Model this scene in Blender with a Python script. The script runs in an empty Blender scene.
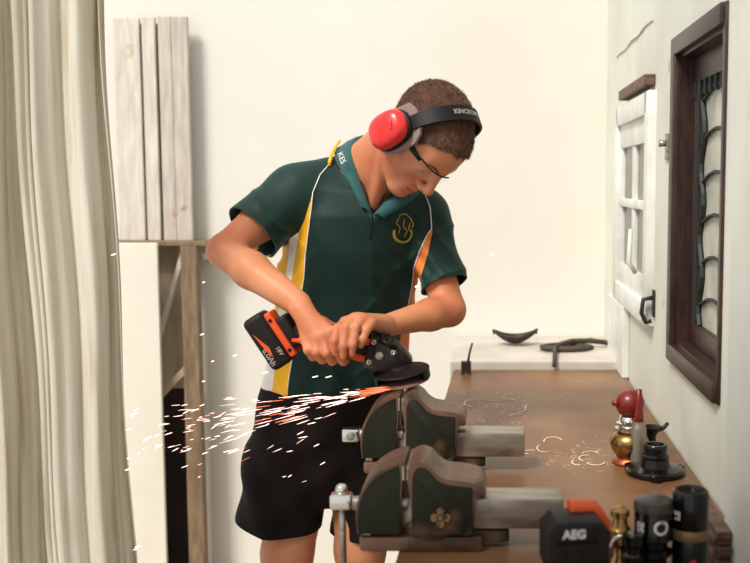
import bpy, bmesh, math, random
import numpy as np
from mathutils import Vector, Matrix
from mathutils.bvhtree import BVHTree
random.seed(4); rng = np.random.default_rng(4)
C = bpy.context.scene.collection
PI = math.pi

# ------------------------------------------------------------------ camera
CAMZ, PITCH, FPX = 1.48, math.radians(5.55), 1040.0
VPX = 487.0
cp, sp = math.cos(PITCH), math.sin(PITCH)
cd = bpy.data.cameras.new('camera'); cam = bpy.data.objects.new('camera', cd); C.objects.link(cam)
cam.location = (0, 0, CAMZ); cam.rotation_euler = (PI/2-PITCH, 0, 0)
cd.sensor_width = 36; cd.sensor_fit = 'HORIZONTAL'; cd.lens = FPX*36/750
cd.shift_x = -(VPX-375)/750
cd.clip_start = .05
cd.dof.use_dof = True; cd.dof.focus_distance = 2.27; cd.dof.aperture_fstop = 4.0
bpy.context.scene.camera = cam

def W(px, py, Y):
    a = (px-VPX)/FPX; b = (281.5-py)/FPX
    d = Vector((a, cp+b*sp, -sp+b*cp))
    return Vector((0, 0, CAMZ)) + d*(Y/d.y)

# ------------------------------------------------------------------ materials
def lin(c):
    if max(c) > 1.0: c = [x/255 for x in c]
    return tuple((x/12.92 if x <= .04045 else ((x+.055)/1.055)**2.4) for x in c) + (1,)
def mat(name, col, rough=.6, metal=0, col2=None, scale=8, detail=4, bump=0, bscale=None, spec=.5,
        stretch=(1, 1, 1), contrast=(.35, .65), coat=0, sheen=0, sss=0, trans=0, emit=None, es=0, alpha=1, ior=1.45):
    m = bpy.data.materials.new(name); m.use_nodes = True
    nt = m.node_tree; N = nt.nodes; L = nt.links; b = N['Principled BSDF']
    b.inputs['Base Color'].default_value = lin(col); b.inputs['Roughness'].default_value = rough
    b.inputs['Metallic'].default_value = metal; b.inputs['Specular IOR Level'].default_value = spec
    b.inputs['Coat Weight'].default_value = coat; b.inputs['Sheen Weight'].default_value = sheen
    b.inputs['Subsurface Weight'].default_value = sss; b.inputs['Transmission Weight'].default_value = trans
    b.inputs['Alpha'].default_value = alpha; b.inputs['IOR'].default_value = ior
    if sss: b.inputs['Subsurface Radius'].default_value = (.012, .005, .003); b.inputs['Subsurface Scale'].default_value = 1
    if emit: b.inputs['Emission Color'].default_value = lin(emit); b.inputs['Emission Strength'].default_value = es
    if col2 or bump:
        tc = N.new('ShaderNodeTexCoord'); mp = N.new('ShaderNodeMapping'); mp.inputs['Scale'].default_value = stretch
        L.new(tc.outputs['Object'], mp.inputs['Vector'])
    if col2:
        n = N.new('ShaderNodeTexNoise'); n.inputs['Scale'].default_value = scale; n.inputs['Detail'].default_value = detail
        r = N.new('ShaderNodeValToRGB'); r.color_ramp.elements[0].position = contrast[0]; r.color_ramp.elements[1].position = contrast[1]
        r.color_ramp.elements[0].color = lin(col); r.color_ramp.elements[1].color = lin(col2)
        L.new(mp.outputs[0], n.inputs['Vector']); L.new(n.outputs['Fac'], r.inputs[0]); L.new(r.outputs[0], b.inputs['Base Color'])
    if bump:
        n2 = N.new('ShaderNodeTexNoise'); n2.inputs['Scale'].default_value = bscale or scale*3; n2.inputs['Detail'].default_value = 3
        bp = N.new('ShaderNodeBump'); bp.inputs['Strength'].default_value = bump; bp.inputs['Distance'].default_value = .005
        L.new(mp.outputs[0], n2.inputs['Vector']); L.new(n2.outputs['Fac'], bp.inputs['Height']); L.new(bp.outputs[0], b.inputs['Normal'])
    return m
def mixin(m, col, scale, lo, hi, stretch=(1, 1, 1), seed=0, detail=3):
    """lay a second, patchy colour (stain, wear) over a material"""
    nt = m.node_tree; N = nt.nodes; L = nt.links; b = N['Principled BSDF']
    tc = N.new('ShaderNodeTexCoord'); mp = N.new('ShaderNodeMapping'); mp.inputs['Scale'].default_value = stretch
    mp.inputs['Location'].default_value = (seed*1.7, seed*.9, seed*.3)
    n = N.new('ShaderNodeTexNoise'); n.inputs['Scale'].default_value = scale; n.inputs['Detail'].default_value = detail
    r = N.new('ShaderNodeMapRange'); r.inputs[1].default_value = lo; r.inputs[2].default_value = hi
    mx = N.new('ShaderNodeMix'); mx.data_type = 'RGBA'
    L.new(tc.outputs['Object'], mp.inputs[0]); L.new(mp.outputs[0], n.inputs['Vector']); L.new(n.outputs['Fac'], r.inputs[0])
    L.new(r.outputs[0], mx.inputs[0])
    old = b.inputs['Base Color']
    if old.is_linked: L.new(old.links[0].from_socket, mx.inputs[6])
    else: mx.inputs[6].default_value = old.default_value
    mx.inputs[7].default_value = lin(col); L.new(mx.outputs[2], b.inputs['Base Color'])
    return m

M = {}
M['wall_back'] = mat('painted_plaster', (227, 223, 215), .8, col2=(221, 216, 204), scale=1.1, bump=.1, bscale=25)
M['wall_right'] = mixin(mat('weathered_white_paint', (218, 219, 205), .7, col2=(204, 204, 190), scale=3, bump=.25, bscale=14), (160, 152, 132), 9, .68, .8)
M['floor'] = mat('concrete', (176, 165, 150), .8, col2=(150, 140, 128), scale=4)
M['added_ceiling'] = mat('added_ceiling_paint', (235, 232, 225), .9)
M['bench'] = mixin(mixin(mat('bench_plywood', (120, 80, 50), .42, col2=(100, 67, 43), scale=5, bump=.12, bscale=30, stretch=(1, .5, 1)),
                   (138, 102, 70), 3.5, .5, .78, seed=3), (120, 84, 58), 13, .6, .8, seed=1)
M['wood_dark'] = mat('worn_wood', (120, 92, 70), .6, col2=(80, 58, 44), scale=12, stretch=(1, 5, 5), bump=.3)
M['plank'] = mixin(mat('pale_board', (222, 214, 200), .8, col2=(200, 190, 176), scale=9, stretch=(6, 6, .8), bump=.2), (170, 130, 90), 7, .7, .82, seed=5)
M['plank_grey'] = mixin(mat('grey_board', (205, 195, 182), .8, col2=(180, 170, 158), scale=9, stretch=(6, 6, .8), bump=.2), (150, 95, 55), 14, .68, .8, seed=2)
M['post'] = mat('brown_post', (140, 118, 92), .7, col2=(112, 92, 70), scale=14, stretch=(5, 5, .7), bump=.3)
M['ply'] = mat('old_plywood', (176, 160, 138), .8, col2=(150, 132, 108), scale=8, stretch=(3, 3, .8))
M['white_panel'] = mat('white_board', (232, 228, 212), .6, col2=(222, 216, 200), scale=3)
M['shade_dark'] = mat('painted_shade', (40, 24, 20), .9, col2=(26, 18, 16), scale=6)  # dark colour painted in for shade inside the rack and between boards
M['white_wood'] = mat('white_gloss_wood', (226, 228, 220), .45, col2=(208, 208, 198), scale=10, bump=.15)
M['win_brown'] = mat('brown_window_wood', (62, 40, 32), .4, col2=(44, 28, 24), scale=16, stretch=(4, 4, 1), bump=.2)
M['lead'] = mat('black_iron', (34, 38, 34), .5)
M['frost'] = mat('frosted_pane', (214, 212, 196), .25, col2=(170, 170, 152), scale=6)
M['greypane'] = mat('grey_pane', (112, 106, 92), .25, col2=(74, 72, 62), scale=5)
M['skin'] = mixin(mat('skin', (198, 126, 86), .5, col2=(206, 140, 102), scale=14, sss=.25, bump=.05, bscale=160, spec=.4), (180, 94, 62), 5, .5, .8)
M['lip'] = mat('lip', (178, 88, 74), .4, sss=.1)
M['brow'] = mat('brow_hair', (112, 72, 52), .8)
M['hair'] = mat('hair', (92, 60, 40), .75, col2=(66, 42, 28), scale=60, bump=.6, bscale=260)
M['shirt'] = mat('green_polyester', (11, 38, 31), .6, col2=(15, 45, 37), scale=5, bump=.08, bscale=22, sheen=.15, spec=.3)
M['collar'] = mat('collar_knit', (40, 86, 84), .7, bump=.1, bscale=200, sheen=.15, spec=.3)
M['yellow'] = mat('yellow_panel', (236, 176, 20), .6, bump=.1, bscale=30)
M['whitecloth'] = mat('white_piping', (232, 226, 216), .6)
M['shadedyellow'] = mat('shaded_yellow_panel', (220, 120, 50), .6)  # yellow panel with its shade painted into the colour
M['shorts'] = mat('dark_shorts', (23, 13, 10), .8, col2=(18, 10, 8), scale=6, bump=.15, bscale=18, spec=.25)
M['crest'] = mat('crest_thread', (140, 148, 50), .7, col2=(176, 120, 60), scale=90)
M['shoe'] = mat('shoe_leather', (40, 34, 32), .5)
M['sole'] = mat('shoe_sole', (24, 22, 22), .8)
M['muff_red'] = mat('red_plastic', (214, 40, 34), .33, coat=.3)
M['muff_grey'] = mat('grey_plastic', (138, 116, 110), .5)
M['black'] = mat('black_plastic', (14, 12, 12), .5, spec=.3)
M['black_gloss'] = mat('black_gloss', (10, 9, 9), .22, coat=.15, spec=.4)
M['blk_tool'] = mat('tool_black', (18, 12, 9), .55, col2=(25, 18, 14), scale=20, bump=.2, bscale=60, spec=.3)
M['orange'] = mat('tool_orange', (214, 78, 30), .45)
M['steel'] = mixin(mat('steel', (176, 170, 160), .35, .9, col2=(140, 132, 122), scale=20, stretch=(1, 6, 6)), (120, 90, 66), 10, .6, .75)
M['chrome'] = mat('chrome', (220, 216, 208), .18, 1)
M['gearmetal'] = mat('cast_gear_housing', (64, 56, 50), .4, .6, col2=(44, 38, 34), scale=18, bump=.2)
M['disc'] = mat('grinding_disc', (150, 104, 92), .6, col2=(112, 74, 64), scale=30)
M['vise_green'] = mixin(mat('green_enamel', (34, 36, 23), .55, col2=(24, 25, 17), scale=12, bump=.2, spec=.3), (92, 66, 48), 11, .56, .68)
M['vise_bare'] = mixin(mat('worn_casting', (116, 86, 66), .45, .25, col2=(82, 60, 46), scale=14, bump=.35, bscale=30), (66, 50, 42), 20, .58, .7)
M['bar_steel'] = mixin(mat('slide_bar_steel', (168, 158, 146), .36, .55, col2=(128, 114, 102), scale=9, stretch=(1, 5, 5)), (110, 80, 60), 14, .58, .75)
M['brass'] = mat('brass', (176, 140, 84), .28, 1, col2=(130, 96, 56), scale=10)
M['copper'] = mat('copper_base', (168, 96, 58), .4, .8)
M['redknob'] = mat('red_rubber', (112, 26, 16), .4, coat=.2)
M['tan'] = mat('gold_band', (128, 104, 70), .4, .5)
M['label_white'] = mat('white_print', (214, 210, 200), .5)
M['label_grey'] = mat('grey_print', (150, 142, 132), .5)
M['label_red'] = mat('red_print', (170, 40, 32), .5)
M['darkmetal'] = mat('dark_iron', (40, 32, 26), .5, .3, col2=(58, 46, 36), scale=20)
M['hose'] = mat('dusty_rubber', (66, 58, 48), .6)
M['conc_ledge'] = mixin(mat('whitewashed_ledge', (200, 193, 182), .7, col2=(180, 172, 160), scale=5, bump=.15), (150, 130, 110), 8, .64, .78)
M['lens'] = mat('clear_lens', (250, 250, 250), .03, trans=.0, alpha=.035, spec=1.0)
M['spark'] = mat('spark', (255, 200, 180), .5, emit=(255, 206, 198), es=3.2)
M['spark_hot'] = mat('spark_orange', (255, 120, 60), .5, emit=(255, 120, 80), es=1.6)
M['swarf'] = mat('pale_swarf', (240, 224, 200), .5)

# curtain cloth: vertical streaks
M['curtain'] = mixin(mixin(mat('canvas', (240, 236, 224), .85, col2=(228, 221, 204), scale=5, stretch=(5, 5, .35), bump=.25, bscale=40, sheen=.2),
                     (196, 180, 148), 9, .54, .8, stretch=(5, 5, .25), seed=2), (238, 234, 222), 9, .6, .7, stretch=(6, 6, .3), seed=7)

_nt = M['curtain'].node_tree; _tr = _nt.nodes.new('ShaderNodeBsdfTranslucent'); _mx = _nt.nodes.new('ShaderNodeMixShader'); _mx.inputs[0].default_value = .45
_pb = _nt.nodes['Principled BSDF']; _out = [n for n in _nt.nodes if n.type == 'OUTPUT_MATERIAL'][0]
_nt.links.new(_pb.inputs['Base Color'].links[0].from_socket, _tr.inputs[0])
_nt.links.new(_pb.outputs[0], _mx.inputs[1]); _nt.links.new(_tr.outputs[0], _mx.inputs[2]); _nt.links.new(_mx.outputs[0], _out.inputs[0])
_pb.inputs['Sheen Weight'].default_value = 0
_sb = M['shirt'].node_tree.nodes['Principled BSDF']; _sb.inputs['Sheen Weight'].default_value = .16; _sb.inputs['Sheen Roughness'].default_value = .5; _sb.inputs['Sheen Tint'].default_value = (.35, .8, .8, 1)
# ------------------------------------------------------------------ object helpers
def link(name, me, parent=None, m=None, smooth=True, kind=None):
    o = bpy.data.objects.new(name, me); C.objects.link(o)
    if m is not None:
        for x in (m if isinstance(m, (list, tuple)) else [m]): me.materials.append(x)
    if smooth:
        for p in me.polygons: p.use_smooth = True
    if parent is not None: o.parent = parent; o.matrix_parent_inverse = parent.matrix_basis.inverted()
    if kind: o['kind'] = kind
    return o
def obj(name, bm, m, parent=None, smooth=False, kind=None, angle=None):
    me = bpy.data.meshes.new(name); bmesh.ops.recalc_face_normals(bm, faces=bm.faces); bm.to_mesh(me); bm.free()
    o = link(name, me, parent, m, smooth, kind)
    if angle:
        for p in me.polygons: p.use_smooth = True
        me.set_sharp_from_angle(angle=math.radians(angle))
    return o
def thing(name, label, cat, loc=(0, 0, 0), rz=0, group=None):
    o = bpy.data.objects.new(name, None); C.objects.link(o); o.location = loc; o.rotation_euler = (0, 0, rz)
    o.empty_display_size = .05
    return tag(o, label, cat, group)
def tag(o, label=None, cat=None, group=None, kind=None):
    if label: o['label'] = label
    if cat: o['category'] = cat
    if group: o['group'] = group
    if kind: o['kind'] = kind
    return o
def local(o, root):
    """child geometry was written in the root's own coordinates"""
    o.parent = root; o.matrix_parent_inverse = Matrix.Identity(4); return o
def box(bm, x0, x1, y0, y1, z0, z1, bevel=0, seg=2, mi=0):
    r = bmesh.ops.create_cube(bm, size=1); vs = r['verts']
    for v in vs:
        v.co = Vector(((x0+x1)/2+v.co.x*(x1-x0), (y0+y1)/2+v.co.y*(y1-y0), (z0+z1)/2+v.co.z*(z1-z0)))
    fs = {f for v in vs for f in v.link_faces}
    for f in fs: f.material_index = mi
    if bevel:
        es = list({e for v in vs for e in v.link_edges})
        bmesh.ops.bevel(bm, geom=es, offset=bevel, segments=seg, affect='EDGES', profile=.5)
    return bm
def B(*a, **k):
    bm = bmesh.new(); box(bm, *a, **k); return bm
def tube(bm, pts, r, n=10, caps=True, mi=0, flat=1.0, up=None):
    pts = [Vector(p) for p in pts]; rings = []
    rr = r if isinstance(r, (list, tuple)) else [r]*len(pts)
    prev = None
    for i, p in enumerate(pts):
        t = (pts[min(i+1, len(pts)-1)]-pts[max(i-1, 0)]).normalized()
        if prev is None:
            a = Vector(up) if up is not None else (Vector((0, 0, 1)) if abs(t.z) < .9 else Vector((1, 0, 0)))
        else: a = prev
        u = (a - t*a.dot(t)).normalized(); v = t.cross(u); prev = u
        rings.append([bm.verts.new(p + (u*math.cos(q)*flat + v*math.sin(q))*rr[i]) for q in [2*PI*k/n for k in range(n)]])
    for a, b in zip(rings, rings[1:]):
        for k in range(n):
            f = bm.faces.new((a[k], a[(k+1) % n], b[(k+1) % n], b[k])); f.material_index = mi
    if caps:
        bm.faces.new(rings[0][::-1]).material_index = mi; bm.faces.new(rings[-1]).material_index = mi
    return bm
def lathe(bm, prof, c=(0, 0, 0), n=28, axis=None, mi=0):
    """prof: (radius, height) pairs around +Z (or `axis` frame matrix)"""
    c = Vector(c); R = axis or Matrix.Identity(3); rings = []
    for r, z in prof:
        rings.append([bm.verts.new(c + R @ Vector((r*math.cos(2*PI*k/n), r*math.sin(2*PI*k/n), z))) for k in range(n)])
    for a, b in zip(rings, rings[1:]):
        for k in range(n):
            f = bm.faces.new((a[k], a[(k+1) % n], b[(k+1) % n], b[k])); f.material_index = mi
    if prof[0][0] > 1e-6: bm.faces.new(rings[0][::-1]).material_index = mi
    if prof[-1][0] > 1e-6: bm.faces.new(rings[-1]).material_index = mi
    bmesh.ops.remove_doubles(bm, verts=bm.verts, dist=1e-6)
    return bm
def frame_from(z, x=None):
    z = Vector(z).normalized(); x = Vector(x) if x is not None else (Vector((1, 0, 0)) if abs(z.x) < .9 else Vector((0, 1, 0)))
    x = (x - z*x.dot(z)).normalized(); y = z.cross(x)
    return Matrix((x, y, z)).transposed()
def prism(bm, poly, y0, y1, bevel=0, mi=0):
    """poly of (x,z) extruded along y"""
    a = [bm.verts.new((x, y0, z)) for x, z in poly]; b = [bm.verts.new((x, y1, z)) for x, z in poly]
    n = len(poly); fs = []
    f1 = bm.faces.new(a); f2 = bm.faces.new(b[::-1]); fs += [f1, f2]
    for i in range(n): fs.append(bm.faces.new((a[i], b[i], b[(i+1) % n], a[(i+1) % n])))
    for f in fs: f.material_index = mi
    if bevel:
        es = list(set(f1.edges) | set(f2.edges))
        bmesh.ops.bevel(bm, geom=es, offset=bevel, segments=2, affect='EDGES', profile=.5)
    return bm
def smooth_poly(p, it=2):
    for _ in range(it):
        q = []
        for i in range(len(p)-1):
            a, b = np.array(p[i]), np.array(p[i+1]); q += [tuple(a*.75+b*.25), tuple(a*.25+b*.75)]
        p = [p[0]]+q+[p[-1]]
    return p
def text_mesh(s, size, depth=.0004, align='CENTER', shear=0, bold=0):
    cu = bpy.data.curves.new('t', 'FONT'); cu.body = s; cu.size = size; cu.extrude = depth; cu.offset = bold
    cu.align_x = align; cu.align_y = 'CENTER'; cu.shear = shear; cu.resolution_u = 3
    o = bpy.data.objects.new('t', cu); C.objects.link(o)
    dg = bpy.context.evaluated_depsgraph_get(); me = bpy.data.meshes.new_from_object(o.evaluated_get(dg))
    bpy.data.objects.remove(o); return me

# ------------------------------------------------------------------ implicit surfaces
class Vol:
    def __init__(s, lo, hi, h):
        s.lo = np.array(lo, float); s.h = h
        s.n = np.ceil((np.array(hi)-s.lo)/h).astype(int)+1
        s.F = np.full(s.n, 1.0, np.float32)
    def sub(s, lo, hi):
        a = np.clip(np.floor((np.array(lo)-s.lo)/s.h).astype(int), 0, s.n); b = np.clip(np.ceil((np.array(hi)-s.lo)/s.h).astype(int)+1, 0, s.n)
        g = [(s.lo[i]+s.h*np.arange(a[i], b[i])).astype(np.float32) for i in range(3)]
        return (slice(a[0], b[0]), slice(a[1], b[1]), slice(a[2], b[2])), g[0][:, None, None], g[1][None, :, None], g[2][None, None, :]
    def mix(s, sl, d, k, mode):
        F = s.F[sl]
        if mode == 'add':
            if k: hh = np.clip(.5+.5*(d-F)/k, 0, 1); s.F[sl] = d*(1-hh)+F*hh-k*hh*(1-hh)
            else: s.F[sl] = np.minimum(F, d)
        elif mode == 'cut':
            if k: hh = np.clip(.5-.5*(d+F)/k, 0, 1); s.F[sl] = F*(1-hh)-d*hh+k*hh*(1-hh)
            else: s.F[sl] = np.maximum(F, -d)
    def cone(s, a, b, ra, rb, k=.015, mode='add'):
        a = np.array(a, float); b = np.array(b, float); m = max(ra, rb)+k+.012
        sl, X, Y, Z = s.sub(np.minimum(a, b)-m, np.maximum(a, b)+m); d = b-a; L = max(d@d, 1e-12)
        t = np.clip(((X-a[0])*d[0]+(Y-a[1])*d[1]+(Z-a[2])*d[2])/L, 0, 1)
        r = ra+(rb-ra)*t
        dist = np.sqrt((X-a[0]-t*d[0])**2+(Y-a[1]-t*d[1])**2+(Z-a[2]-t*d[2])**2)-r
        s.mix(sl, dist.astype(np.float32), k, mode)
    def chain(s, pts, rs, k=.012):
        for i in range(len(pts)-1): s.cone(pts[i], pts[i+1], rs[i], rs[i+1], k)
    def ell(s, c, r, R=None, k=.015, mode='add'):
        c = np.array(c, float); r = np.array(r, float); m = max(r)+k+.012
        R = np.eye(3) if R is None else np.array(R, float)       # columns = local axes
        sl, X, Y, Z = s.sub(c-m, c+m); x, y, z = X-c[0], Y-c[1], Z-c[2]
        q = [x*R[0, i]+y*R[1, i]+z*R[2, i] for i in range(3)]
        k0 = np.sqrt(sum((q[i]/r[i])**2 for i in range(3))); k1 = np.sqrt(sum((q[i]/r[i]**2)**2 for i in range(3)))
        s.mix(sl, (k0*(k0-1)/np.maximum(k1, 1e-6)).astype(np.float32), k, mode)
    def loft(s, secs, k=.02, capk=.02):
        """secs: (z, cx, cy, rx, ry, yaw) sorted by z; an elliptical column"""
        S = np.array(secs, float); m = .03+k
        lo = [min(S[:, 1]-S[:, 3])-m, min(S[:, 2]-S[:, 3])-m, S[0, 0]-m]; hi = [max(S[:, 1]+S[:, 3])+m, max(S[:, 2]+S[:, 3])+m, S[-1, 0]+m]
        sl, X, Y, Z = s.sub(lo, hi); z = Z.ravel()
        zz = S[:, 0]
        def ip(col):
            v = np.interp(z, zz, S[:, col]); return v[None, None, :].astype(np.float32)
        cx, cy, rx, ry, yw = [ip(i) for i in range(1, 6)]
        x, y = X-cx, Y-cy; c, sn = np.cos(yw), np.sin(yw); u, v = x*c+y*sn, -x*sn+y*c
        k0 = np.sqrt((u/rx)**2+(v/ry)**2); k1 = np.sqrt((u/rx**2)**2+(v/ry**2)**2)
        d = k0*(k0-1)/np.maximum(k1, 1e-6)
        cap = np.maximum(S[0, 0]-Z, Z-S[-1, 0])+0*d
        hh = np.clip(.5-.5*(cap-d)/capk, 0, 1) if capk else 0
        d = np.maximum(d, cap) if not capk else cap*(1-hh)+d*hh+capk*hh*(1-hh)
        s.mix(sl, d.astype(np.float32), k, 'add')
    def mesh(s):
        F = s.F; S = F < 0; n = s.n
        cnt = np.zeros(n-1, np.uint8)
        for i in (0, 1):
            for j in (0, 1):
                for k in (0, 1): cnt += S[i:n[0]-1+i, j:n[1]-1+j, k:n[2]-1+k]
        act = (cnt > 0) & (cnt < 8); idx = np.argwhere(act); N = len(idx)
        vid = np.full(n-1, -1, np.int32); vid[act] = np.arange(N)
        acc = np.zeros((N, 3)); w = np.zeros(N)
        cor = np.array([(i, j, k) for i in (0, 1) for j in (0, 1) for k in (0, 1)])
        V = [F[idx[:, 0]+c[0], idx[:, 1]+c[1], idx[:, 2]+c[2]].astype(float) for c in cor]
        for a in range(8):
            for b in range(a+1, 8):
                if abs(cor[a]-cor[b]).sum() == 1:
                    cr = (V[a] < 0) != (V[b] < 0); t = V[a]/np.where(cr, V[a]-V[b], 1)
                    acc += np.where(cr[:, None], cor[a]+t[:, None]*(cor[b]-cor[a]), 0); w += cr
        P = s.lo+s.h*(idx+acc/w[:, None]); quads = []
        for ax in range(3):
            o1, o2 = [(1, 2), (2, 0), (0, 1)][ax]
            A = [slice(1, -1)]*3; A[ax] = slice(0, -1); Bs = [slice(1, -1)]*3; Bs[ax] = slice(1, None)
            s0, s1 = S[tuple(A)], S[tuple(Bs)]; e = np.argwhere(s0 != s1)
            if not len(e): continue
            fl = s0[e[:, 0], e[:, 1], e[:, 2]]
            base = e.copy(); base[:, o1] += 1; base[:, o2] += 1   # grid coords of edge start
            def cell(d1, d2):
                c = base.copy(); c[:, o1] -= d1; c[:, o2] -= d2; return vid[c[:, 0], c[:, 1], c[:, 2]]
            q = np.stack([cell(1, 1), cell(0, 1), cell(0, 0), cell(1, 0)], 1)
            q[~fl] = q[~fl][:, ::-1]; quads.append(q)
        return P, np.concatenate(quads)
def relax(P, Q, it=2, lam=.5):
    for _ in range(it):
        acc = np.zeros_like(P); w = np.zeros(len(P))
        for k in range(4):
            a, b = Q[:, k], Q[:, (k+1) % 4]
            for x, y in ((a, b), (b, a)):
                for d in range(3): acc[:, d] += np.bincount(x, P[y, d], len(P))
                w += np.bincount(x, minlength=len(P))
        P = P+lam*(acc/np.maximum(w, 1)[:, None]-P)
    return P
def vnormals(P, T):
    n = np.cross(P[T[:, 1]]-P[T[:, 0]], P[T[:, 2]]-P[T[:, 0]]); out = np.zeros_like(P)
    for k in range(T.shape[1]):
        for d in range(3): out[:, d] += np.bincount(T[:, k], n[:, d], len(P))
    return out/np.maximum(np.linalg.norm(out, axis=1), 1e-9)[:, None]
def tris(Q): return np.concatenate([Q[:, [0, 1, 2]], Q[:, [0, 2, 3]]])
def clip(P, T, mi, s, keep=True, newmi=None):
    """split triangles along s=0. keep: drop the s>0 side; else give it material newmi"""
    sg = s > 0; a = sg[T]; c = a.sum(1); inn = c == 0; out = c == 3; mx = ~inn & ~out
    oT = [T[inn]]; om = [mi[inn]]
    if not keep: oT.append(T[out]); om.append(np.full(out.sum(), newmi))
    P = list(map(tuple, P)); ed = {}; nt = []; nm = []
    def cut(i, j):
        k = (min(i, j), max(i, j))
        if k not in ed:
            t = s[i]/(s[i]-s[j]); pi, pj = P[i], P[j]; ed[k] = len(P); P.append(tuple(pi[d]+t*(pj[d]-pi[d]) for d in range(3)))
        return ed[k]
    for t, m0 in zip(T[mx], mi[mx]):
        t = list(map(int, t)); f = [bool(sg[v]) for v in t]
        odd = [q for q in range(3) if f.count(f[q]) == 1][0]
        A, Bv, Cv = t[odd], t[(odd+1) % 3], t[(odd+2) % 3]; ab = cut(A, Bv); ac = cut(A, Cv)
        one = [(A, ab, ac)]; two = [(ab, Bv, Cv), (ab, Cv, ac)]
        pos, neg = (one, two) if f[odd] else (two, one)
        nt += neg; nm += [m0]*len(neg)
        if not keep: nt += pos; nm += [newmi]*len(pos)
    if nt: oT.append(np.array(nt)); om.append(np.array(nm))
    return np.array(P), np.concatenate(oT), np.concatenate(om)
def mk(name, P, T, m, parent=None, mi=None, solid=0, offset=-1, smooth=True):
    used = np.zeros(len(P), bool); used[T.ravel()] = True; re = np.cumsum(used)-1; P = P[used]; T = re[T]
    me = bpy.data.meshes.new(name); nv, nf, k = len(P), len(T), T.shape[1]
    me.vertices.add(nv); me.vertices.foreach_set('co', P.astype(np.float32).ravel())
    me.loops.add(nf*k); me.loops.foreach_set('vertex_index', T.astype(np.int32).ravel())
    me.polygons.add(nf); me.polygons.foreach_set('loop_start', np.arange(0, nf*k, k, dtype=np.int32))
    for x in (m if isinstance(m, (list, tuple)) else [m]): me.materials.append(x)
    if mi is not None: me.polygons.foreach_set('material_index', mi.astype(np.int32))
    me.polygons.foreach_set('use_smooth', np.ones(nf, bool))
    me.update(calc_edges=True); me.validate()
    o = bpy.data.objects.new(name, me); C.objects.link(o)
    if parent is not None: o.parent = parent; o.matrix_parent_inverse = parent.matrix_basis.inverted()
    if solid:
        md = o.modifiers.new('s', 'SOLIDIFY'); md.thickness = solid; md.offset = offset
    return o

BT = .88      # bench top height
# ================================================================== SETTING
XW = .432; YB = 3.80; XL = -1.75; YN = -1.2; ZC = 2.75
obj('floor', B(XL, XW+.15, YN, YB+.15, -.1, 0), M['floor'], kind='structure')
obj('wall_back', B(XL, XW+.15, YB, YB+.15, 0, ZC), M['wall_back'], kind='structure')
# right wall with two openings
W1 = (1.905, 2.375, 1.10, 1.765); W2 = (2.72, 3.34, 1.13, 1.67)
bm = bmesh.new()
ys = [.3, W1[0], W1[1], W2[0], W2[1], YB]
for i in range(5):
    a, b = ys[i], ys[i+1]
    if i == 1: box(bm, XW, XW+.15, a, b, 0, W1[2]); box(bm, XW, XW+.15, a, b, W1[3], ZC)
    elif i == 3: box(bm, XW, XW+.15, a, b, 0, W2[2]); box(bm, XW, XW+.15, a, b, W2[3], ZC)
    else: box(bm, XW, XW+.15, a, b, 0, ZC)
box(bm, XW-.052, XW, .3, 1.62, 0, ZC)
obj('wall_right', bm, M['wall_right'], kind='structure')

# window 1: dark brown frame, leaded frosted panes
def tagwin(o): o['kind'] = 'structure'; return o
y0, y1, z0, z1 = W1
bm = bmesh.new()
for a in ((y0-.0, y1+.035, z1-.005, z1+.035), (y0-.0, y1+.035, z0-.035, z0+.005), (y1-.01, y1+.035, z0, z1)):
    box(bm, XW-.014, XW+.012, *a, bevel=.004)
box(bm, XW-.006, XW+.012, y0-.012, y0+.008, z0-.035, z1+.035, bevel=.002)
win = tagwin(obj('window_1', bm, M['win_brown'], angle=40))
bm = bmesh.new()                                  # jamb lining
box(bm, XW+.002, XW+.07, y1-.012, y1, z0, z1); box(bm, XW+.002, XW+.11, y0, y0+.012, z0, z1)
box(bm, XW+.002, XW+.11, y0, y1, z1-.012, z1); box(bm, XW+.002, XW+.11, y0, y1, z0, z0+.012)
obj('window_jamb', bm, M['win_brown'], win)
bm = bmesh.new()                                  # sash
g0, g1, h0, h1 = y0+.02, y1-.035, z0+.06, z1-.07
for a in ((y0+.012, g0, z0+.012, z1-.012), (g1, y1-.012, z0+.012, z1-.012), (g0, g1, z0+.012, h0), (g0, g1, h1, z1-.012)):
    box(bm, XW+.030, XW+.060, *a, bevel=.004)
obj('window_sash', bm, M['win_brown'], win, angle=40)
obj('window_pane', B(XW+.044, XW+.050, g0, g1, h0, h1), M['frost'], win)
bm = bmesh.new(); xg = XW+.039
for yy in (g0+.04, g1-.06):
    tube(bm, [(xg, yy+.018*math.sin(k*.9), h0+(h1-h0)*k/24) for k in range(25)], .007, 6)
for j in range(6):
    zz = h0+(h1-h0)*(j+.5)/6
    tube(bm, smooth_poly([(xg, g0, zz-.03), (xg, (g0+g1)/2, zz+.04), (xg, g1, zz-.01)]), .004, 6)
    tube(bm, smooth_poly([(xg, g0+.05, zz-.05), (xg, g0+.20, zz-.0), (xg, g0+.12, zz+.05)]), .0035, 6)
    tube(bm, [(xg, g0+.04, zz+.04), (xg, g0+.14, zz-.04)], .004, 6)
tube(bm, [(xg, g0, h1-.02), (xg, g1, h1-.02)], .006, 6)
for j in range(9): tube(bm, [(xg-.006, g0+(g1-g0)*j/8, h1-.032), (xg-.006, g0+(g1-g0)*j/8, h1)], .006, 6)
tube(bm, [(xg, g1-.02, h0), (xg, g1-.02, h1)], .009, 6)
obj('window_grille', bm, M['lead'], win)
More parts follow.
